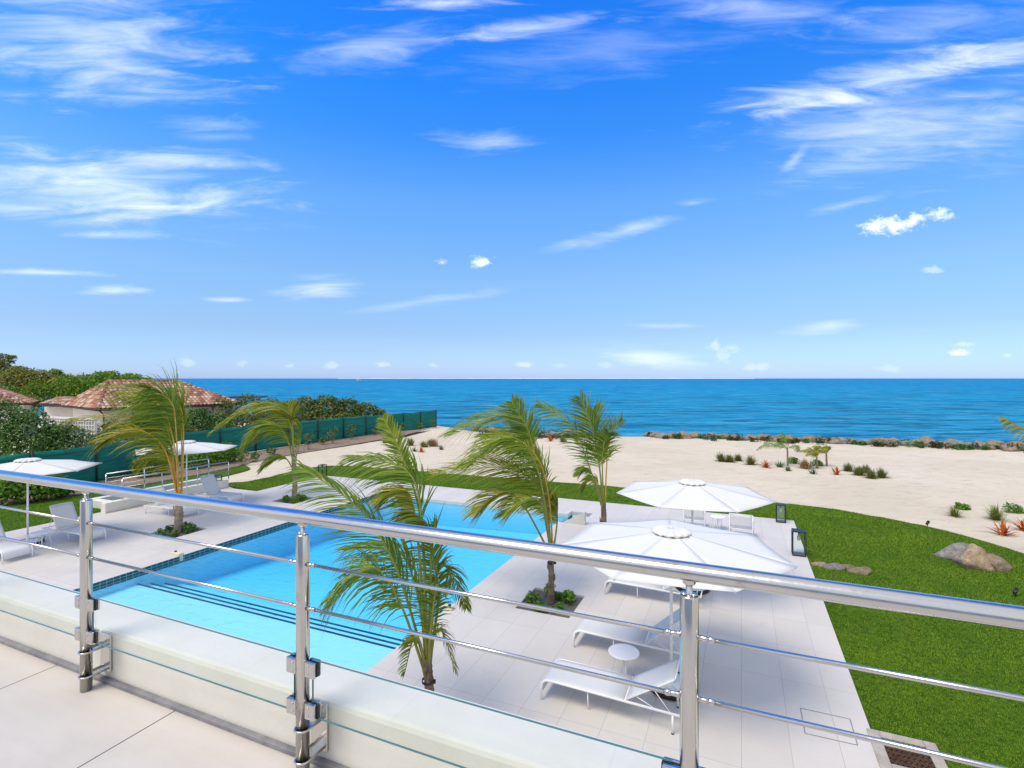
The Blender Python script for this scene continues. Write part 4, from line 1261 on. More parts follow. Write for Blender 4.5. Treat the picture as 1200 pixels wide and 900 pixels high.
def palm(base, name, label, fronds, trunk_pts, trunk_r, mats, ll, wd, seed, group=None, strap=None, bark='bark', pet_r=0.022, spear=None, nleaf=62, wind=0.7):
    """fronds: list of (list of world points, twist, options)"""
    r = empty(name, base, 0, label, 'palm tree', group)
    mb = MB()
    tp = [Vector(p) for p in trunk_pts]
    # rings on the trunk
    samp = []
    K = 22
    for i in range(K + 1):
        f = i / K * (len(tp) - 1); k = min(int(f), len(tp) - 2); samp.append(tp[k].lerp(tp[k + 1], f - k))
    rad = [trunk_r * (1.25 - 0.35 * i / K) * (1.0 + (0.07 if i % 2 else -0.05)) for i in range(K + 1)]
    mb.tube([p - Vector(base) for p in samp], rad, 12)
    # leaf-base fibres
    rr = random.Random(seed)
    for i in range(7):
        a = rr.uniform(0, 2 * PI); q = tp[-1] - Vector(base) + Vector((0, 0, -0.15 - 0.12 * i))
        mb.tube([q, q + Vector((math.cos(a) * trunk_r * 1.2, math.sin(a) * trunk_r * 1.2, 0.10)), q + Vector((math.cos(a) * trunk_r * 1.35, math.sin(a) * trunk_r * 1.35, 0.24))], [trunk_r * .5, trunk_r * .35, trunk_r * .1], 6)
    mb.build('trunk', M[bark], r)
    if strap is not None:
        z0 = strap; f = (z0 - tp[0].z) / max(.01, tp[-1].z - tp[0].z)
        c = tp[0].lerp(tp[-1], min(1, max(0, f))) - Vector(base)
        mb = MB(); mb.lathe([(trunk_r * 1.35, -0.02), (trunk_r * 1.38, 0.0), (trunk_r * 1.35, 0.02)], c, 14); mb.box(c + Vector((trunk_r * 1.5, -0.02, 0)), (0.035, 0.03, 0.045))
        mb.build('strap', M['strap'], r)
    for i, fr in enumerate(fronds):
        pts, tw, op = fr
        V, Fc, sm = frond_mesh([Vector(p) - Vector(base) for p in pts], ll * op.get('ll', 1), wd, tw, seed * 100 + i, wind=op.get('wind', wind), grav=op.get('grav', 0.85), n=op.get('n', nleaf), bare=op.get('bare', 0.25), fwd=op.get('fwd', .5))
        mb = MB()
        mb.add(V, Fc)
        mb.cur = 1
        mb.tube(sm[::2], [max(0.003, pet_r * (1 - 0.85 * (k / 20)) * (1.5 if k == 0 else 1)) for k in range(21)], 6)
        mt = op.get('mat', mats)
        mb.build('frond', [M[mt], M[op.get('pet', 'petiole')]], r)
    return r

def fr(Y, pts, tw=0.5, dy=(0, 0, 0, 0), **op):
    if len(dy) < len(pts): dy = tuple(np.linspace(0, dy[-1], len(pts)))
    return ([D(px, py, Y + d) for (px, py), d in zip(pts, dy)], tw, op)

def make_palms():
    # A: golden palm on the left
    Y = S(*PALMS_L[0]).y; b = S(*PALMS_L[0], -0.05)
    po = dict(pet='petiole_orange')
    A = [fr(Y, [(209, 588), (196, 500), (170, 460), (118, 452)], 0.5, (0, .1, .3, .4), mat='frond_deep', **po),
         fr(Y, [(210, 588), (206, 500), (200, 470), (176, 456)], -0.5, (0, -.2, -.5, -.8), mat='frond_deep', bare=.3, **po),
         fr(Y, [(208, 585), (194, 520), (160, 489), (84, 491)], 0.35, (0, .1, -.1, -.5), mat='frond_gold', **po),
         fr(Y, [(208, 584), (192, 525), (158, 503), (122, 517)], 0.6, (0, -.3, -.6, -1.0), mat='frond_gold', **po),
         fr(Y, [(210, 588), (204, 520), (186, 474), (140, 462)], 0.7, (0, -.2, -.2, -.2), mat='frond', **po),
         fr(Y, [(213, 588), (215, 510), (212, 478), (198, 462)], 0.9, (0, .2, .4, .4), mat='frond', bare=.35, **po),
         fr(Y, [(212, 588), (213, 520), (208, 485), (188, 470)], 0.2, (0, .4, .8, 1.2), mat='frond_deep', bare=.35, **po),
         fr(Y, [(209, 590), (203, 545), (188, 528), (168, 548)], 0.4, (0, .3, .5, .7), mat='frond_gold', ll=.7, **po),
         fr(Y, [(208, 588), (198, 510), (182, 484), (150, 480)], 0.5, (0, .5, .9, 1.2), mat='frond', **po)]
    palm(b, 'palm_tree', 'golden green palm with orange leaf stalks standing left of the pool', A, [b, D(210, 600, Y), D(209, 582, Y)], 0.10, 'frond_gold', 1.2, 0.016, 3, 'wind-blown palms around the pool', bark='bark_grey', pet_r=0.03, nleaf=68)
    # B
    Y = S(*PALMS_L[1]).y; b = S(*PALMS_L[1], -0.05)
    B = [fr(Y, [(344, 540), (338, 490), (305, 472), (250, 506)], 0.4, (0, .1, 0, -.2), mat='frond_gold'),
         fr(Y, [(344, 535), (341, 492), (322, 477), (280, 486)], 0.6, (0, .3, .7, .9), mat='frond'),
         fr(Y, [(344, 540), (332, 505), (314, 497), (292, 522)], 0.5, (0, -.4, -.7, -.9), mat='frond'),
         fr(Y, [(344, 535), (343, 500), (342, 488), (337, 474)], 1.0, (0, .1, .1, .1), mat='frond_gold', ll=.5, wind=.2, grav=.2, bare=.4),
         fr(Y, [(344, 545), (336, 512), (322, 502), (308, 512)], 0.5, (0, .4, .8, 1.0), mat='frond_deep'),
         fr(Y, [(344, 545), (352, 515), (350, 500), (338, 495)], 0.5, (0, .5, 1.1, 1.3), mat='frond', ll=.7),
         fr(Y, [(345, 552), (333, 535), (320, 538), (306, 552)], 0.5, (0, -.3, -.6, -.8), mat='frond', ll=.5)]
    palm(b, 'palm_tree', 'palm arching to the left beside the far left corner of the pool', B, [b, D(346, 560, Y), D(344, 535, Y)], 0.085, 'frond', 1.1, 0.018, 4, 'wind-blown palms around the pool', bark='bark_grey', pet_r=0.03, nleaf=60)
    # C: nearest palm
    Y = S(*PALMS_R[0]).y; b = S(*PALMS_R[0], -0.05)
    Cf = [fr(Y, [(499, 792), (468, 705), (432, 664), (386, 712)], 0.5, (0, -.15, -.25, -.3), mat='frond_deep', grav=1.5, bare=.3, ll=1.05, wind=.35, fwd=.6),
          fr(Y, [(500, 785), (464, 665), (420, 596), (352, 547)], 0.75, (0, .2, .4, .7), mat='frond_deep', grav=.45, bare=.2, ll=1.0),
          fr(Y, [(501, 785), (495, 620), (477, 552), (412, 536)], 0.55, (0, .1, .25, .3), mat='frond_deep', bare=.35),
          fr(Y, [(501, 785), (493, 610), (468, 528), (449, 490)], 1.1, (0, .2, .4, .6), mat='frond', ll=.3, wind=.15, grav=.15, bare=.5),
          fr(Y, [(501, 785), (490, 635), (478, 576), (450, 586)], 0.5, (0, -.2, -.3, -.4), mat='frond_gold', ll=.6, bare=.45),
          fr(Y, [(502, 785), (508, 690), (524, 664), (546, 712)], 0.4, (0, .2, .3, .5), mat='frond', ll=.5, bare=.3, wind=.1, grav=.9),
          fr(Y, [(503, 792), (509, 745), (519, 742), (534, 788)], 0.4, (0, .1, .15, .2), mat='frond', ll=.33, bare=.3, wind=.0, n=36, grav=.9),
          fr(Y, [(500, 790), (490, 700), (465, 645), (405, 645)], 0.5, (0, .4, .8, 1.1), mat='frond', bare=.25, grav=.9),
          fr(Y, [(501, 785), (505, 660), (501, 615), (478, 600)], 0.3, (0, -.1, -.2, -.3), mat='frond_deep', ll=.65, bare=.3),
          fr(Y, [(501, 785), (514, 700), (507, 645), (512, 610)], 0.9, (0, .2, .3, .5), mat='frond', ll=.45, bare=.3, wind=.3),
          fr(Y, [(502, 785), (506, 730), (512, 690), (524, 690)], 0.6, (0, -.2, -.3, -.4), mat='frond_deep', ll=.45, bare=.25, wind=.2, grav=1.1),
          fr(Y, [(500, 792), (492, 752), (484, 750), (474, 790)], 0.4, (0, -.1, -.1, -.2), mat='frond', ll=.3, bare=.3, n=30, grav=.9)]
    palm(b, 'palm_tree', 'nearest palm, its trunk rising just behind the glass railing', Cf, [b, D(503, 808, Y), D(501, 770, Y)], 0.060, 'frond', 0.72, 0.0105, 5, 'wind-blown palms around the pool', strap=0.86, pet_r=0.022, nleaf=66)
    # D
    Y = S(*PALMS_R[1]).y; b = S(*PALMS_R[1], -0.05)
    Df = [fr(Y, [(646, 650), (632, 555), (600, 487), (528, 510)], 0.55, (0, .1, .3, .4), mat='frond', bare=.3, ll=1.1),
          fr(Y, [(646, 650), (630, 550), (598, 512), (550, 546)], 0.45, (0, -.1, -.3, -.5), mat='frond', bare=.35),
          fr(Y, [(646, 650), (628, 545), (619, 505), (600, 472)], 1.1, (0, .1, .2, .2), mat='frond_deep', ll=.5, bare=.5, wind=.25, grav=.2),
          fr(Y, [(646, 645), (634, 575), (590, 548), (508, 556)], 0.6, (0, .3, .6, .9), mat='frond_gold', bare=.25, grav=.4),
          fr(Y, [(646, 652), (612, 590), (588, 577), (560, 603)], 0.45, (0, -.2, -.4, -.6), mat='frond_gold', bare=.35, ll=.8),
          fr(Y, [(647, 650), (637, 596), (620, 584), (594, 604)], 0.5, (0, -.3, -.5, -.6), mat='frond', bare=.3, ll=.75),
          fr(Y, [(646, 650), (636, 560), (612, 516), (566, 512)], 0.6, (0, .4, .7, 1.0), mat='frond_gold', bare=.3),
          fr(Y, [(648, 650), (644, 590), (634, 545), (616, 520)], 0.8, (0, .1, .1, .1), mat='frond', pet='petiole_orange', ll=.55, bare=.35, wind=.3),
          fr(Y, [(647, 655), (653, 610), (650, 590), (642, 582)], 0.5, (0, .3, .5, .6), mat='frond_gold', ll=.55, bare=.3)]
    palm(b, 'palm_tree', 'tall palm in the square bed between the pool and the loungers', Df, [b, D(646, 680, Y), D(646, 650, Y)], 0.060, 'frond', 0.95, 0.0125, 6, 'wind-blown palms around the pool', strap=0.86, pet_r=0.024, nleaf=68)
    # E
    Y = S(*PALMS_R[2]).y; b = S(*PALMS_R[2], -0.05)
    E = [fr(Y, [(707, 600), (690, 545), (670, 498), (632, 474)], 0.75, (0, -.1, -.2, -.3), mat='frond_deep', bare=.3, wind=.35, grav=.35),
         fr(Y, [(707, 600), (702, 545), (693, 500), (680, 466)], 0.9, (0, .1, .1, .1), mat='frond_deep', bare=.35, wind=.3, grav=.3),
         fr(Y, [(709, 600), (711, 545), (715, 512), (729, 493)], 0.8, (0, .1, .2, .3), mat='frond', pet='petiole_orange', bare=.4, wind=.1, grav=.45, ll=.8),
         fr(Y, [(708, 600), (696, 560), (687, 548), (680, 556)], 0.5, (0, -.3, -.5, -.6), mat='frond_deep', ll=.5, bare=.4),
         fr(Y, [(708, 600), (703, 550), (697, 510), (696, 480)], 0.4, (0, .3, .5, .6), mat='frond', bare=.35, wind=.3, grav=.35),
         fr(Y, [(708, 600), (700, 565), (690, 562), (684, 575)], 0.5, (0, .2, .4, .5), mat='frond', ll=.5, bare=.3),
         fr(Y, [(708, 600), (706, 550), (708, 520), (714, 508)], 0.6, (0, -.2, -.3, -.4), mat='frond_deep', ll=.7, bare=.4, wind=.15)]
    palm(b, 'palm_tree', 'upright palm standing behind the near parasol at the far end of the pool', E, [b, D(708, 620, Y), D(707, 590, Y)], 0.08, 'frond', 0.78, 0.0145, 7, 'wind-blown palms around the pool', pet_r=0.026, nleaf=60)
    # palm just outside the right edge, one frond reaching in
    Y = 13.5; b = Vector((14.6, Y, -0.05))
    G = [fr(Y, [(1262, 590), (1240, 545), (1212, 512), (1176, 491)], 0.8, (0, 0, .1, .2), mat='frond_gold', bare=.2, ll=.9, wind=.3),
         ([b + Vector(v) for v in ((0, 0, 1.7), (0.2, -.1, 2.6), (.1, .1, 3.2), (-.3, .3, 3.5))], .6, {}),
         ([b + Vector(v) for v in ((0, 0, 1.7), (0.5, .2, 2.5), (1.0, .4, 2.8), (1.4, .5, 2.6))], .6, {}),
         ([b + Vector(v) for v in ((0, 0, 1.7), (0.4, -.6, 2.4), (.7, -1.2, 2.6), (.8, -1.7, 2.3))], .6, {})]
    palm(b, 'palm_tree', 'palm at the right edge with one yellow green frond reaching in', G, [b, b + Vector((0, 0, .8)), b + Vector((0, 0, 1.75))], 0.09, 'frond', 0.6, 0.0125, 8, pet_r=0.024)
make_palms()

# low plants in the palm beds
def clump(loc, n, size, h, rad, mat, seed, label, cat='plant', group=None, aspect=0.5):
    rr = random.Random(seed)
    blobs = []
    for k in range(4):
        a = rr.uniform(0, 2 * PI)
        blobs.append((math.cos(a) * rad * 0.5, math.sin(a) * rad * 0.5, h * rr.uniform(.2, .45), rad * .62, rad * .62, h * .5))
    return bush('low_shrub', loc, blobs, n, size, mat, label, cat, seed, group, aspect, True, 0.3)
bed_names = ['bed of the nearest palm', 'bed of the tall middle palm', 'bed of the upright far palm', 'bed of the golden left palm', 'bed by the far left pool corner']
seed = 40
for k, (a, b) in enumerate(PALMS_R + PALMS_L):
    spots = [(-.38, -.1), (-.33, .3), (-.05, -.38), (.12, .35), (.35, .25), (.36, -.12), (.3, .02)]
    for q, (da, db) in enumerate(spots):
        seed += 1
        clump(S(a + da + rnd.uniform(-.06, .06), b + db + rnd.uniform(-.06, .06), -0.04), 130, 0.085, rnd.uniform(.2, .34), rnd.uniform(.13, .2), 'leaf_bright' if k != 3 else 'leaf_dark', seed,
              'low glossy green shrub in the gravel ' + bed_names[k], 'shrub', 'shrubs in the ' + bed_names[k])

# hedges and bushes on the left
bush('hedge_bush', D(-22, 561, 25.6), [(-1.9, .3, 2.2, 1.8, 1.4, 1.8), (0.1, .5, 2.2, 1.7, 1.2, 1.75), (1.7, .6, 1.9, 1.4, 1.1, 1.5), (-3.4, -.3, 2.3, 1.6, 1.4, 1.9), (-.9, .1, 2.7, 1.2, 1.0, 1.25), (2.9, 1.0, 1.5, 1.0, .9, 1.2)], 15000, 0.17, 'leaf_dark',
     'large dark green rounded hedge bush rising behind the fence at the left edge', 'bush', 201)
bush('hedge_bush', D(84, 560, 27.2), [(-.7, -.5, 1.75, 1.0, .8, 1.0), (.5, -.3, 1.7, 1.0, .8, .95), (1.4, .1, 1.5, .8, .7, .85), (-.1, -.4, 1.5, 1.2, .8, 1.0)], 5200, 0.16, 'leaf_pale', 'pale grey green bush behind the fence beside the dark hedge', 'bush', 202)
bush('hedge_bush', D(126, 555, 32.2), [(-2.0, .3, 1.9, 1.5, .9, 1.4), (.2, .3, 2.0, 1.4, .9, 1.3), (2.1, .6, 1.8, 1.3, .9, 1.3), (3.8, 1.6, 1.7, 1.1, .9, 1.2)], 6000, 0.17, 'leaf_grape', 'dark olive bush behind the fence in front of the tiled house', 'bush', 203)
bush('hedge_bush', D(228, 528, 37.2), [(-1.6, 0, 1.7, 1.1, .9, 1.1), (.1, .2, 1.9, 1.2, .9, 1.1), (1.4, .6, 1.6, 1.1, .9, 1.0), (-.6, .2, 1.5, 1.0, .9, 1.0)], 4800, 0.19, 'leaf_dark', 'dark green bush behind the fence below the right end of the roof', 'bush', 204)
bush('seagrape_hedge', D(385, 510, 53.5), [(-4.2, -.6, 1.7, 1.6, 1.6, 1.8), (-2.4, 0, 2.0, 1.9, 1.6, 1.9), (-.3, .4, 2.1, 1.9, 1.6, 2.0), (1.7, .8, 2.0, 1.8, 1.5, 1.8), (3.4, 1.3, 1.7, 1.6, 1.4, 1.6), (4.8, 1.8, 1.3, 1.0, 1.0, 1.3), (.5, .2, 1.2, 4.5, 1.6, 1.4)], 12000, 0.26, 'leaf_grape',
     'long rounded sea grape hedge behind the fence with the sea beyond', 'hedge', 205, aspect=.85)
# green shrubs on the house side of the fence line, in the bed
for k, (px, py, Y, sc, mt, lab) in enumerate([(8, 591, 20.6, 1.0, 'leaf_bright', 'bright green shrub in the bed at the left edge below the parasol'), (40, 588, 21.0, .95, 'leaf_bright', 'bright green shrub in the bed just right of the left parasol pole'), (58, 585, 21.4, .8, 'leaf_bright', 'rounded green shrub third along the fence bed'), (76, 581, 22.0, .5, 'leaf_grape', 'small olive shrub at the thin end of the left fence bed'),
        (170, 561, 26.3, .8, 'leaf_lime', 'yellow green shrub behind the step railing left of the golden palm'), (190, 558, 27.0, .8, 'leaf_lime', 'yellow green shrub behind the golden palm stalks'), (240, 549, 29.5, .85, 'leaf_bright', 'green shrub against the fence behind the far handrail'), (257, 547, 30.4, 1.0, 'leaf_bright', 'fullest green shrub against the fence right of the left parasols'), (270, 545, 31.2, .7, 'leaf_bright', 'green shrub at the sandy end of the fence bed'), (225, 552, 28.6, .7, 'leaf_bright', 'green shrub against the fence behind the parasol pole')]):
    q = D(px, py, Y); q.z = -0.05
    bush('garden_shrub', q, [(-.4 * sc, 0, .6 * sc, .55 * sc, .5 * sc, .6 * sc), (.35 * sc, .1, .65 * sc, .55 * sc, .5 * sc, .62 * sc), (0, -.15, .45 * sc, .6 * sc, .5 * sc, .5 * sc)], int(900 * sc), 0.17, mt, lab, 'shrub', 230 + k, shell=.3)
# straggly saplings along the far fence
for k, (px, py) in enumerate([(285, 545), (298, 541), (318, 533), (345, 530), (362, 527), (378, 521), (390, 520), (412, 515), (440, 510), (470, 505), (492, 502), (508, 500)]):
    q = P(px, py, -0.05)
    h = [.7, .5, .4, 1.0, 1.1, .5, 1.1, 1.2, .6, .7, .5, .6][k]
    bush('young_shrub', q, [(-.15, 0, h * .7, .28, .25, h * .35), (.15, .05, h * .85, .25, .22, h * .3), (.0, -.1, h * .45, .3, .25, h * .3)], 110, 0.17, 'leaf_grape', 'sparse young shrub planted along the foot of the green fence', 'shrub', 260 + k, 'young shrubs along the fence', shell=.2)

bush('hedge_bush', D(62, 475, 46.5), [(-4, 0, .2, 2.0, 1.0, 1.5), (-1.2, .1, .6, 1.8, 1.0, 1.6), (1.4, .2, 1.3, 1.8, 1.0, 1.5), (4.0, .4, 1.5, 1.8, 1.0, 1.5), (6.6, .6, 1.4, 1.6, 1.0, 1.5)], 6000, .24, 'leaf_bright', 'lime green hedge filling the gap between the two tiled roofs', 'bush', 209)
# background trees
def tree(name, loc, h, blobs, n, size, mat, label, seed):
    r = empty(name, loc, 0, label, 'tree', 'trees behind the tiled houses')
    leaf_cloud('crown', blobs, n, size, M[mat], r, seed, 0.7, shell=0.35)
    mb = MB(); rr = random.Random(seed)
    mb.tube([(0, 0, -.3), (.1, 0, h * .3), (0, .1, h * .5)], [.22, .17, .12], 8)
    for b in blobs:
        mb.tube([(0, 0, h * .32), (b[0] * .5, b[1] * .5, (h * .35 + b[2]) / 2), (b[0], b[1], b[2])], [.11, .07, .02], 6)
    mb.build('trunk', M['wood'], r)
q = D(2, 470, 52); q.z = 0
tree('broadleaf_tree', q, 7.6, [(-.4, 0, 6.6, 1.3, 1.3, .8), (-2.0, 0, 6.0, 1.8, 1.6, 1.3), (.5, .5, 5.3, 1.5, 1.4, .9), (.9, 0, 7.0, .5, .5, .22), (-1.4, .2, 7.3, .8, .8, .35)], 4200, 0.24, 'leaf_tree', 'tallest olive brown tree behind the houses at the left edge', 301)
q = D(38, 470, 50); q.z = 0
tree('broadleaf_tree', q, 6.2, [(-1.2, 0, 4.9, 1.6, 1.4, 1.2), (.4, 0, 4.6, 1.6, 1.4, 1.2), (1.6, .3, 4.1, 1.3, 1.3, 1.1), (-.4, .4, 3.6, 2.2, 1.5, 1.2), (-2.4, .3, 4.2, 1.4, 1.4, 1.3)], 6500, 0.22, 'leaf_tree', 'broad olive tree with brownish leaves over the left tiled roof', 302)
q = D(65, 470, 54); q.z = 0
tree('broadleaf_tree', q, 5.6, [(0, 0, 5.0, .9, .8, .9), (.7, .2, 4.2, 1.5, 1.0, 1.1), (-1.0, .1, 4.0, 1.5, 1.0, 1.2), (2.3, .1, 3.6, 1.4, 1, 1.2)], 4200, 0.26, 'leaf_lime', 'bright lime green bushy tree between olive tree and small palm', 303)
q = D(122, 470, 54); q.z = 0
tree('broadleaf_tree', q, 5.2, [(-1.6, 0, 4.3, 1.5, 1.0, 1.0), (.5, 0, 4.7, 1.5, 1.0, 1.0), (2.4, .1, 4.5, 1.6, 1.0, .9), (4.2, .3, 4.1, 1.4, 1.0, .9), (0, .2, 3.2, 3.4, 1.0, 1.3), (-3.4, 0, 3.8, 1.6, 1, 1.3)], 7000, 0.26, 'leaf_lime', 'bright green spreading tree behind the ridge of the tiled house', 304)
def bgpalm(px, py, Y, sc, seed, label, mat='frond_gold'):
    b = D(px, 475, Y); b.z = 0; top = D(px, py, Y) - b
    fl = []
    rr = random.Random(seed)
    for k in range(9):
        a = 2 * PI * k / 9 + rr.uniform(-.3, .3); e = rr.uniform(.1, 1.1)
        d = Vector((math.cos(a) * math.cos(e) - .3, math.sin(a) * math.cos(e), math.sin(e)))
        L = sc * rr.uniform(.85, 1.1)
        fl.append(([b + top, b + top + d * L * .4, b + top + d * L * .75 + Vector((-.1, 0, -.05)) * L, b + top + d * L * .95 + Vector((-.25, 0, -.3)) * L], .5, {'bare': .15}))
    palm(b, 'palm_tree', label, fl, [b, b + top * .5, b + top], 0.12, mat, 0.8 * sc / 2.2, 0.035, seed, pet_r=.03, nleaf=34, bark='bark_grey')
bgpalm(92, 452, 50, 2.2, 31, 'yellow green palm tossing above the low connecting roof')
bgpalm(62, 452, 52, 1.8, 32, 'small bright green palm behind the left tiled roof', 'frond')

# ------------------------------------------------------------ neighbouring houses
def facet(mb, E0, E1, T0, T1, tw=0.27, th=0.38):
    E0, E1, T0, T1 = map(Vector, (E0, E1, T0, T1))
    u = (E1 - E0); L = u.length; u.normalize()
    W = (T0 - E0) - u * (T0 - E0).dot(u)
    SL = W.length
    nrm = u.cross(W).normalized()
    s0 = (T0 - E0).dot(u); s1 = (T1 - E0).dot(u)
    nc = int(L / tw)
    for c in range(nc):
        s = (c + 0.5) * L / nc
        vm = 1.0
        if s < s0: vm = s / s0
        elif s > s1: vm = (L - s) / (L - s1)
        nr = max(1, int(vm * SL / th))
        for rr_ in range(nr + 1):
            v0 = rr_ * th / SL
            v1 = min(vm, v0 + th * 1.12 / SL)
            if v1 - v0 < 0.01: continue
            pts = []
            for vv, lift, wsc in ((v0, 0.05, 1.0), (v1, 0.018, 0.88)):
                for q in range(5):
                    an = PI * q / 4
                    pts.append(E0 + u * (s - math.cos(an) * tw * 0.5 * wsc) + W * vv + nrm * (lift + 0.075 * math.sin(an)))
            mb.add(pts, [(q, q + 1, q + 6, q + 5) for q in range(4)], True)
    # substrate
    mb.add([E0, E1, T1, T0], [(0, 1, 2, 3)])
def house(name, label, A, B, depth, in0, in1, ze, zr, over=0.5):
    """front eave from A to B (ground xy), going back by depth"""
    A = Vector((A[0], A[1], 0)); B = Vector((B[0], B[1], 0))
    u = (B - A).normalized(); v = Vector((-u.y, u.x, 0))
    if v.y < 0: v = -v
    r = empty(name, A, 0, label, 'house')
    a0, b0, b1, a1 = Vector((0, 0, ze)), B - A + Vector((0, 0, ze)), B - A + v * depth + Vector((0, 0, ze)), v * depth + Vector((0, 0, ze))
    t0 = v * depth / 2 + u * in0 + Vector((0, 0, zr)); t1 = (B - A) + v * depth / 2 - u * in1 + Vector((0, 0, zr))
    mb = MB()
    facet(mb, a0, b0, t0, t1); facet(mb, b0, b1, t1, t1); facet(mb, b1, a1, t1, t0); facet(mb, a1, a0, t0, t0)
    for p, q in ((a0, t0), (b0, t1), (t0, t1), (a1, t0), (b1, t1)):
        n = max(2, int((q - p).length / .4))
        for k in range(n):
            mb.tube([p.lerp(q, k / n) + Vector((0, 0, .05)), p.lerp(q, (k + 1.1) / n) + Vector((0, 0, .03))], [.12, .10], 8)
    rf = mb.build('roof', M['tiles'], r)
    mb = MB()
    for p, q in ((a0, b0), (b0, b1), (a1, a0)):
        d = (q - p).normalized(); n = Vector((d.y, -d.x, 0))
        mb.tube([p + n * .03 + Vector((0, 0, -.05)), q + n * .03 + Vector((0, 0, -.05))], .06, 8)
    mb.build('gutter', M['gutter'], rf)
    # walls
    L = (B - A).length
    o = over
    c = [u * o + v * o, u * (L - o) + v * o, u * (L - o) + v * (depth - o), u * o + v * (depth - o)]
    mb = MB()
    for i in range(4):
        p, q = c[i], c[(i + 1) % 4]
        mb.add([p + Vector((0, 0, -.5)), q + Vector((0, 0, -.5)), q + Vector((0, 0, ze - .02)), p + Vector((0, 0, ze - .02))], [(0, 1, 2, 3)])
    wl = mb.build('wall', M['white_wall'], r)
    mb = MB(); mb.add([a0 + Vector((0, 0, -.1)), b0 + Vector((0, 0, -.1)), b1 + Vector((0, 0, -.1)), a1 + Vector((0, 0, -.1))], [(3, 2, 1, 0)])
    mb.build('soffit', M['rafter'], r)
    return r, u, v, L
h1, u1, v1, L1 = house('tiled_house', 'cream house with red clay tiled hip roof behind the golden palm', (-27.3, 34.5), (-21.7, 42.0), 8.0, 1.7, 3.1, 2.86, 4.66)
for s in (2.4, 6.6):
    Mr = Matrix.Rotation(math.atan2(u1.y, u1.x), 3, 'Z')
    c0 = u1 * s + v1 * 0.49 + Vector((0, 0, 1.95))
    mb = MB(); mb.box(c0, (.9, .04, .95), Mr)
    ring = [(math.cos(a) * .45, math.sin(a) * .3) for a in np.linspace(0, PI, 9)]
    mb.add([c0 + u1 * x + Vector((0, 0, .47 + z)) - v1 * 0.021 for x, z in ring], [tuple(range(9))])
    wn = mb.build('window', M['rafter'], h1)
    mb = MB(); mb.box(c0 - v1 * .02 , (.74, .02, .8), Mr)
    mb.add([c0 + u1 * x * .8 + Vector((0, 0, .44 + z * .8)) - v1 * 0.031 for x, z in ring], [tuple(range(9))])
    mb.build('pane', M['dark_glass'], wn)
mb = MB(); mb.tube([u1 * .1 + v1 * .1 + Vector((0, 0, 2.8)), u1 * .45 + v1 * .42 + Vector((0, 0, 2.5)), u1 * .45 + v1 * .42 + Vector((0, 0, 0))], .05, 8); mb.build('downpipe', M['gutter'], h1)
h2, _, _, _ = house('tiled_house', 'house with pinkish tiled roof at the left edge under the olive tree', (-47.0, 36.5), (-38.9, 42.4), 9, 4.0, 4.2, 2.86, 4.55)
# low link between the two houses
A = D(45, 471, 42.0); B = D(82, 471.5, 41.0)
r = empty('covered_link', (A.x, A.y, 0), 0, 'low tiled link roof joining the two houses', 'building')
u_ = Vector((B.x - A.x, B.y - A.y, 0)); 
mb = MB(); facet(mb, Vector((0, 0, 2.82)), u_ + Vector((0, 0, 2.82)), Vector((0, 1.6, 3.35)), u_ + Vector((0, 1.6, 3.35))); mb.build('roof', M['tiles'], r)
mb = MB(); mb.tube([Vector((0, -.05, 2.78)), u_ + Vector((0, -.05, 2.78))], .07, 8); mb.build('gutter', M['gutter'], r)
mb = MB(); mb.box(u_ / 2 + Vector((0, 1.2, 1.3)), (u_.length, .2, 2.6)); mb.build('wall', M['white_wall'], r)
# breeze-block garden wall
A = D(48, 490, 33.5); B = D(112, 490, 31.5)
r = empty('garden_wall', (A.x, A.y, 0), math.atan2(B.y - A.y, B.x - A.x), 'white pierced breeze block wall between the hedge and the houses', 'wall')
L = math.hypot(B.x - A.x, B.y - A.y)
mb = MB(); mb.box((L / 2, 0, .75), (L, .18, 1.5)); mb.box((L / 2, 0, 2.44), (L, .24, .1))
n = int(L / .26)
for i in range(n + 1): mb.box((L * i / n, 0, 1.95), (.07, .16, .9))
for k in range(4): mb.box((L / 2, 0, 1.58 + .24 * k), (L, .15, .06))
mb.build('pierced_wall', M['white_wall'], r)
# flat dark roof beyond the hedge
q = D(291, 465, 62)
r = empty('beach_hut', (q.x, q.y, 0), 0.2, 'dark flat roofed hut right of the tiled roof, in front of the sea', 'hut')
mb = MB(); mb.rbox((0, 0, q.z), (3.6, 2.8, .18), .03); mb.build('roof', M['gutter'], r)
for sx in (-1.5, 0.9):
    for sy in (-1.1, 1.1):
        mb = MB(); mb.box((sx, sy, q.z / 2 - .1), (.14, .14, q.z)); mb.build('post', M['wood'], r)
bush('hedge_bush', D(286, 517, 41), [(-1.8, 0, 2.0, 1.3, .9, 1.4), (.2, .2, 2.2, 1.4, .9, 1.5), (1.8, .6, 2.0, 1.3, .9, 1.4), (3.2, 1.8, 1.7, 1.2, .9, 1.3), (0.6, .3, 1.0, 2.2, .9, 1.2)], 6000, 0.2, 'leaf_grape', 'olive bush behind the fence between the tiled house and the sea grape hedge', 'bush', 207)

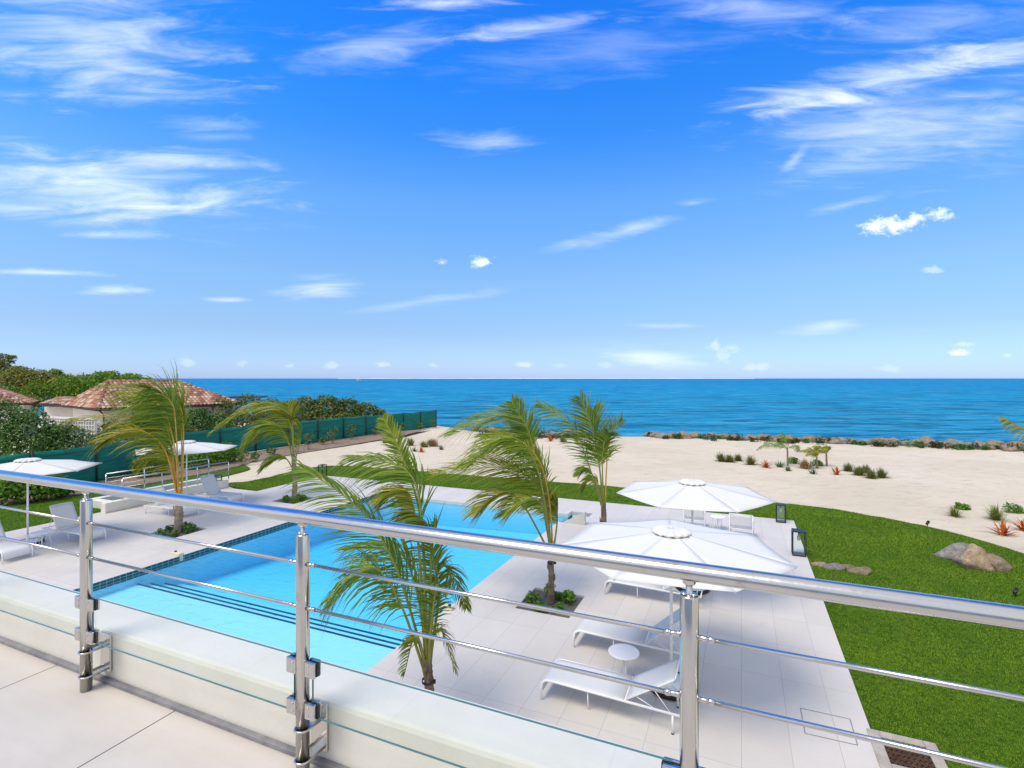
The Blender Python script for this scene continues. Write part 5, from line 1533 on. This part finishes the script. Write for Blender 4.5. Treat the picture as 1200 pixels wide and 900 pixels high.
# ------------------------------------------------------------ rocks
def rock_mesh(seed, sub=3, flat=0.7, rough=0.28, cut=0.78):
    bm = bmesh.new(); bmesh.ops.create_icosphere(bm, subdivisions=sub, radius=1.0)
    off = Vector((seed * 3.7, seed * 1.3, seed * 7.1))
    for v in bm.verts:
        p = v.co.normalized()
        f = 1 + rough * mnoise.noise(p * 1.1 + off) * 1.6 + rough * .5 * mnoise.noise(p * 2.7 + off) + rough * .2 * mnoise.noise(p * 7 + off)
        # facet planes
        for k in range(9 if cut < .75 else 5):
            n = Vector((math.sin(seed * 5 + k * 2.4), math.cos(seed * 3 + k * 1.7), math.sin(k * 3.1 + seed))).normalized()
            dd = p.dot(n) * f
            if dd > cut: f *= cut / dd + 0.015
        v.co = p * f
        v.co.z *= flat
    me = bpy.data.meshes.new('rock'); bm.to_mesh(me); bm.free()
    for p in me.polygons: p.use_smooth = True
    return me
RM = []
for k in range(8):
    me = rock_mesh(k + 1); me.materials.append(M[('rock_tan', 'rock_grey', 'rock_tan')[k % 3]]); RM.append(me)
def rock(name, loc, sc, rz, mesh, label, cat='rock', group=None, mat=None):
    if mat:
        mesh = mesh.copy(); mesh.materials.clear(); mesh.materials.append(M[mat])
    o = link(bpy.data.objects.new(name, mesh)); o.location = loc; o.scale = sc; o.rotation_euler = (rnd.uniform(-.15, .15), rnd.uniform(-.15, .15), rz)
    return tag(o, label, cat, group)
def onp(px, py, dz=0):
    """a point on the sand for a pixel"""
    z = -0.1
    for _ in range(6):
        p = P(px, py, z); z = ground_z(p.x, p.y)
    return P(px, py, z) + Vector((0, 0, dz))
# boulders on the lawn
rock('boulder', P(1130, 655, -0.03) + Vector((0, 0.15, .08)), (.62, .44, .44), .1, rock_mesh(11, 4, .8, .2, .70), 'smooth grey boulder on the lawn, left of the big brown one', 'boulder', mat='rock_grey')
rock('boulder', P(1151, 668, -0.03) + Vector((0, .3, .1)), (.50, .46, .56), .7, rock_mesh(12, 4, .9, .22, .64), 'big brown angular boulder standing on the lawn', 'boulder', mat='rock_brown')
rock('boulder', P(1174, 668, -0.03) + Vector((0, .25, .03)), (.52, .44, .40), -.5, rock_mesh(13, 4, .8, .22, .66), 'low tan boulder on the lawn, right of the big brown one', 'boulder', mat='rock_tan')
for px, py, s, mt, lab in ((960, 666, .17, 'rock_brown', 'yellowish stone nearest the lantern on the lawn edge'), (977, 669, .24, 'rock_grey', 'grey stone second from the deck in the short row on the lawn'), (992, 669, .17, 'rock_tan', 'small tan stone third in the short row on the lawn'), (1008, 674, .24, 'rock_tan', 'tan stone at the right end of the short row on the lawn')):
    rock('stone', P(px, py - 3, -0.03) + Vector((0, 0, .02)), (s * 1.05, s * .7, s * .7), rnd.uniform(-.4, .4), RM[int(px) % 8], lab, 'stone', mat=mt)
# rock row along the water
rr = random.Random(77)
def shore_px(px):
    return float(np.interp(px, [520, 560, 600, 640, 690, 730, 760, 770, 860, 960, 1060, 1180, 1260], [500, 505, 510, 513, 512, 512, 511, 513, 515.5, 519, 522.5, 527.5, 532]))
px = 556.0
rows_ = []
while px < 1230:
    if 688 < px < 758:
        px += 4; continue
    py = shore_px(px) + rr.uniform(-1.5, .8)
    q = onp(px, py)
    s = rr.uniform(.30, .56) * (1.25 if rr.random() < .2 else 1)
    rock('shore_rock', q + Vector((0, rr.uniform(.0, .9), s * .25)), (s * rr.uniform(.9, 1.35), s * rr.uniform(.8, 1.2), s * rr.uniform(.8, 1.15)), rr.uniform(0, 6), RM[rr.randrange(8)], 'weathered rock in the long row between the sand and the sea', 'rock', 'shore rocks')
    px += rr.uniform(4.5, 9.0) * s / .46
for px, py, s, lab in ((955, 516, .75, 'large smooth tan boulder in the shore row behind the little palms'), (843, 514, .6, 'pale boulder rising from the shore row left of the little palms')):
    rock('shore_boulder', onp(px, py), (s * 1.25, s, s * .95), .3, RM[0], lab, 'boulder', mat='rock_tan')
k = 0
for px in np.arange(560, 1215, 8.6):
    if 690 < px < 752: continue
    k += 1
    py = shore_px(px) + rr.uniform(-.5, 2.0)
    s = rr.uniform(.5, 1.0)
    q = onp(px + rr.uniform(-4, 4), py)
    n = 4
    blobs = [(rr.uniform(-.45, .45) * s, rr.uniform(-.2, .2), .22 * s, .32 * s, .28 * s, .36 * s) for _ in range(n)]
    bush('beach_shrub', q, blobs, 100, 0.17, rr.choice(['leaf_dark', 'leaf_deepgreen', 'leaf_deepgreen']), 'low green beach shrub growing among the shore rocks', 'shrub', 400 + k, 'beach shrubs among the shore rocks', shell=.2, stems=False)

# ------------------------------------------------------------ plants on the sand
def blades(name, n, L, W, mat, seed, parent, spread=0.9, curl=0.5, base=0.05, seg=3, minel=0.3):
    r = np.random.default_rng(seed)
    V = []; Fc = []
    for k in range(n):
        a = r.uniform(0, 2 * PI); el = r.uniform(minel, 1.5)
        d = Vector((math.cos(a) * math.cos(el) * spread, math.sin(a) * math.cos(el) * spread, math.sin(el))).normalized()
        p = Vector((r.normal(0, base), r.normal(0, base), 0)); s = Vector((-math.sin(a), math.cos(a), 0))
        l = L * r.uniform(.65, 1.15); o = len(V)
        for g in range(seg + 1):
            f = g / seg; w = W * (1 - f) ** .6 * (0.7 + .6 * min(1, f * 2.5))
            if g < seg: V += [p - s * w, p + s * w]
            else: V.append(p)
            p = p + d * l / seg
            d = (d + Vector((-.08, 0, -curl * (.2 + .25 * g)))).normalized()
        for g in range(seg - 1): Fc.append((o + 2 * g, o + 2 * g + 1, o + 2 * g + 3, o + 2 * g + 2))
        Fc.append((o + 2 * seg - 2, o + 2 * seg - 1, o + 2 * seg))
    mb = MB(); mb.add(V, Fc)
    return mb.build(name, M[mat], parent)
def tuft(px, py, h, mat, seed, label, cat, group=None, n=110, W=.008, spread=.9, curl=.35, base=.06, name='grass_tuft', minel=.3):
    o = blades(name, n, h, W, mat, seed, None, spread, curl, base, minel=minel)
    o.location = onp(px, py); return tag(o, label, cat, group)
T_ = [(845, 540.5, .62, 'olive grass tuft at the left end of the beach plant row'), (855, 541.5, .55, 'olive grass tuft second from the left in the beach plant row'), (865, 540, .5, 'small olive grass tuft third from the left in the beach plant row'), (880, 544.5, .62, 'olive grass tuft just left of the orange bromeliads'),
      (994, 552, .5, 'grass tuft just right of the second orange plant'), (1007, 557, .58, 'round grass tuft near the middle of the right tuft group'), (1015, 554, .5, 'grass tuft behind the round one in the right tuft group'), (1021, 560.5, .5, 'front grass tuft of the right tuft group'), (1033, 559.5, .56, 'grass tuft at the right end of the tuft group')]
for k, (px, py, h, lab) in enumerate(T_): tuft(px, py, h * .95, 'leaf_tuft', 500 + k, lab, 'grass tuft', n=300, W=.012, base=.07, curl=.62, minel=.05)
tuft(1119, 605, .42, 'leaf_tuftgreen', 521, 'spiky green grass tuft alone on the sand near the lawn', 'grass tuft', n=190, W=.007, base=.05, curl=.45, minel=.1)
tuft(1167, 609, .58, 'leaf_tuftgreen', 522, 'large pale spiky grass tuft behind the orange bromeliad', 'grass tuft', n=260, W=.007, base=.06, curl=.45, minel=.1)
for px, py, s, sd, lab in ((1128, 597, .3, 531, 'small leafy green shrub just behind the lone spiky tuft'), (1188, 601, .42, 532, 'leafy green shrub at the right edge beside the pale tuft')):
    bush('sand_shrub', onp(px, py), [(0, 0, s * .22, s * .7, s * .6, s * .6), (s * .5, 0, s * .2, s * .5, s * .5, s * .45), (-s * .3, .1, s * .3, s * .4, s * .4, s * .55)], 420, .085, 'leaf_bright', lab, 'shrub', sd, shell=.2)
BR = [(898, 548, .55, 'orange bromeliad in the beach row right of the olive tufts'), (981, 556, .55, 'orange bromeliad in the beach row right of the little palms'), (1176, 627, .52, 'large orange bromeliad on the sand at the right edge'), (1200, 622, .45, 'orange red bromeliad cut by the right edge'), (466, 524, .6, 'orange plant on the sand near the fence'), (494, 530, .4, 'small orange plant on the sand left of the pool palm'), (645, 517, .55, 'orange plant in front of the shore rocks beside the upright palm')]
for k, (px, py, h, lab) in enumerate(BR): tuft(px, py, h, 'leaf_orange', 540 + k, lab, 'bromeliad', n=30, W=.034, base=.04, curl=.5, name='bromeliad', minel=.15)
AG = [(914, 547.5, .42, 'grey green spiky agave between the orange bromeliad and the taller palm'), (923, 552, .3, 'small grey green agave in front of the thatch mound'), (953, 555.5, .34, 'low grey green agave in the front of the beach row'), (486, 529, .4, 'grey green plant on the sand beside the dry fronds'), (517, 527, .35, 'low sparse plant alone on the open sand')]
for k, (px, py, h, lab) in enumerate(AG): tuft(px, py, h, 'leaf_agave', 560 + k, lab, 'agave', n=46, W=.022, base=.05, curl=.1, name='agave', minel=.2)
for k, (px, py, h, lab) in enumerate([(452, 519, .55, 'yellowish tuft on the sand left of the orange plant near the fence'), (481, 522, .6, 'round olive tuft on the sand near the fence'), (497, 524, .5, 'yellow green tuft on the sand before the dry fronds'), (660, 518, .5, 'olive tuft beside the orange plant at the shore'), (505, 522, .55, 'olive tuft under the dry fronds on the sand')]):
    tuft(px, py, h, 'leaf_tuft', 580 + k, lab, 'grass tuft', n=170, W=.016, base=.1, curl=.25)
# dry thatch mounds
for px, py, s, lab in ((944, 549, .62, 'dry brown fan of dead fronds lying in the beach plant row'), (508, 523, .62, 'dry brown fronds lying on the sand near the fence')):
    o = blades('dry_fronds', 150, s, .02, 'thatch', 600 + int(px), None, 1.0, .75, .12); o.location = onp(px, py); tag(o, lab, 'dead fronds')
# little palms
def small_palm(px, py, h, L, seed, label, n=8, mat='frond_gold', ll=.32):
    b = onp(px, py); rr = random.Random(seed)
    top = b + Vector((rr.uniform(-.05, .05), 0, h)); fl = []
    for k in range(n):
        a = 2 * PI * k / n + rr.uniform(-.3, .3); e = rr.uniform(.2, 1.2)
        d = Vector((math.cos(a) * math.cos(e) - .2, math.sin(a) * math.cos(e), math.sin(e)))
        fl.append(([top, top + d * L * .4, top + d * L * .75 + Vector((-.06, 0, -.06)) * L, top + d * L + Vector((-.2, 0, -.32)) * L], .5, {'bare': .15}))
    palm(b, 'small_palm', label, fl, [b, b.lerp(top, .5), top], 0.042, mat, ll, .011, seed, bark='bark_grey', pet_r=.013, nleaf=24)
small_palm(923, 546, 1.0, 1.2, 71, 'tallest of the little palms on the sand, fronds blown left', ll=.36, mat='frond_deep')
small_palm(958, 549, .62, .75, 72, 'little palm on the sand right of the dead fronds', ll=.28)
small_palm(969, 546.5, .72, .75, 73, 'little palm on the sand, rightmost of the three', ll=.3)
for px, py, s, sd, lab in ((929, 543, .45, 533, 'round green shrub at the foot of the tallest little palm'), (957, 546, .42, 534, 'round green shrub behind the little palms')):
    bush('sand_shrub', onp(px, py), [(0, 0, s * .25, s * .8, s * .6, s * .65), (s * .4, 0, s * .2, s * .5, s * .5, s * .5)], 260, .13, 'leaf_bright', lab, 'shrub', sd, shell=.2)
q = onp(905, 541.5)
bush('sand_shrub', onp(640, 511.5), [(0, 0, .4, .8, .4, .4), (.9, 0, .35, .6, .4, .35)], 200, .16, 'leaf_grape', 'low shrub in front of the shore rocks left of the upright palm', 'shrub', 535, shell=.2)

# ------------------------------------------------------------ boat
q = P(420, 446.0, -0.9)
r = empty('boat', q, 0.2, 'small white boat far out on the sea near the horizon', 'boat')
k = 1.0
mb = MB()
rows = []
for i in range(9):
    t = i / 8; x = -7 + 14 * t; w = 2.1 * math.sin(PI * min(.96, .25 + t * .72)) ** .6; 
    rows.append([(x, -w, 1.6 + .5 * t), (x, -w * .8, .3), (x, 0, -.4), (x, w * .8, .3), (x, w, 1.6 + .5 * t)])
mb.sheet(rows); mb.add(rows[0], [(0, 1, 2, 3, 4)])
mb.sheet([[r_[0], r_[4]] for r_ in rows], smooth=False)
mb.build('hull', M['white'], r)
mb = MB(); mb.rbox((-1.2, 0, 2.9), (6, 2.8, 2.0), .3); mb.build('cabin', M['white'], r)
mb = MB(); mb.rbox((-1.2, 0, 3.2), (6.05, 2.85, .6), .05); mb.build('cabin_window', M['dark_glass'], r)
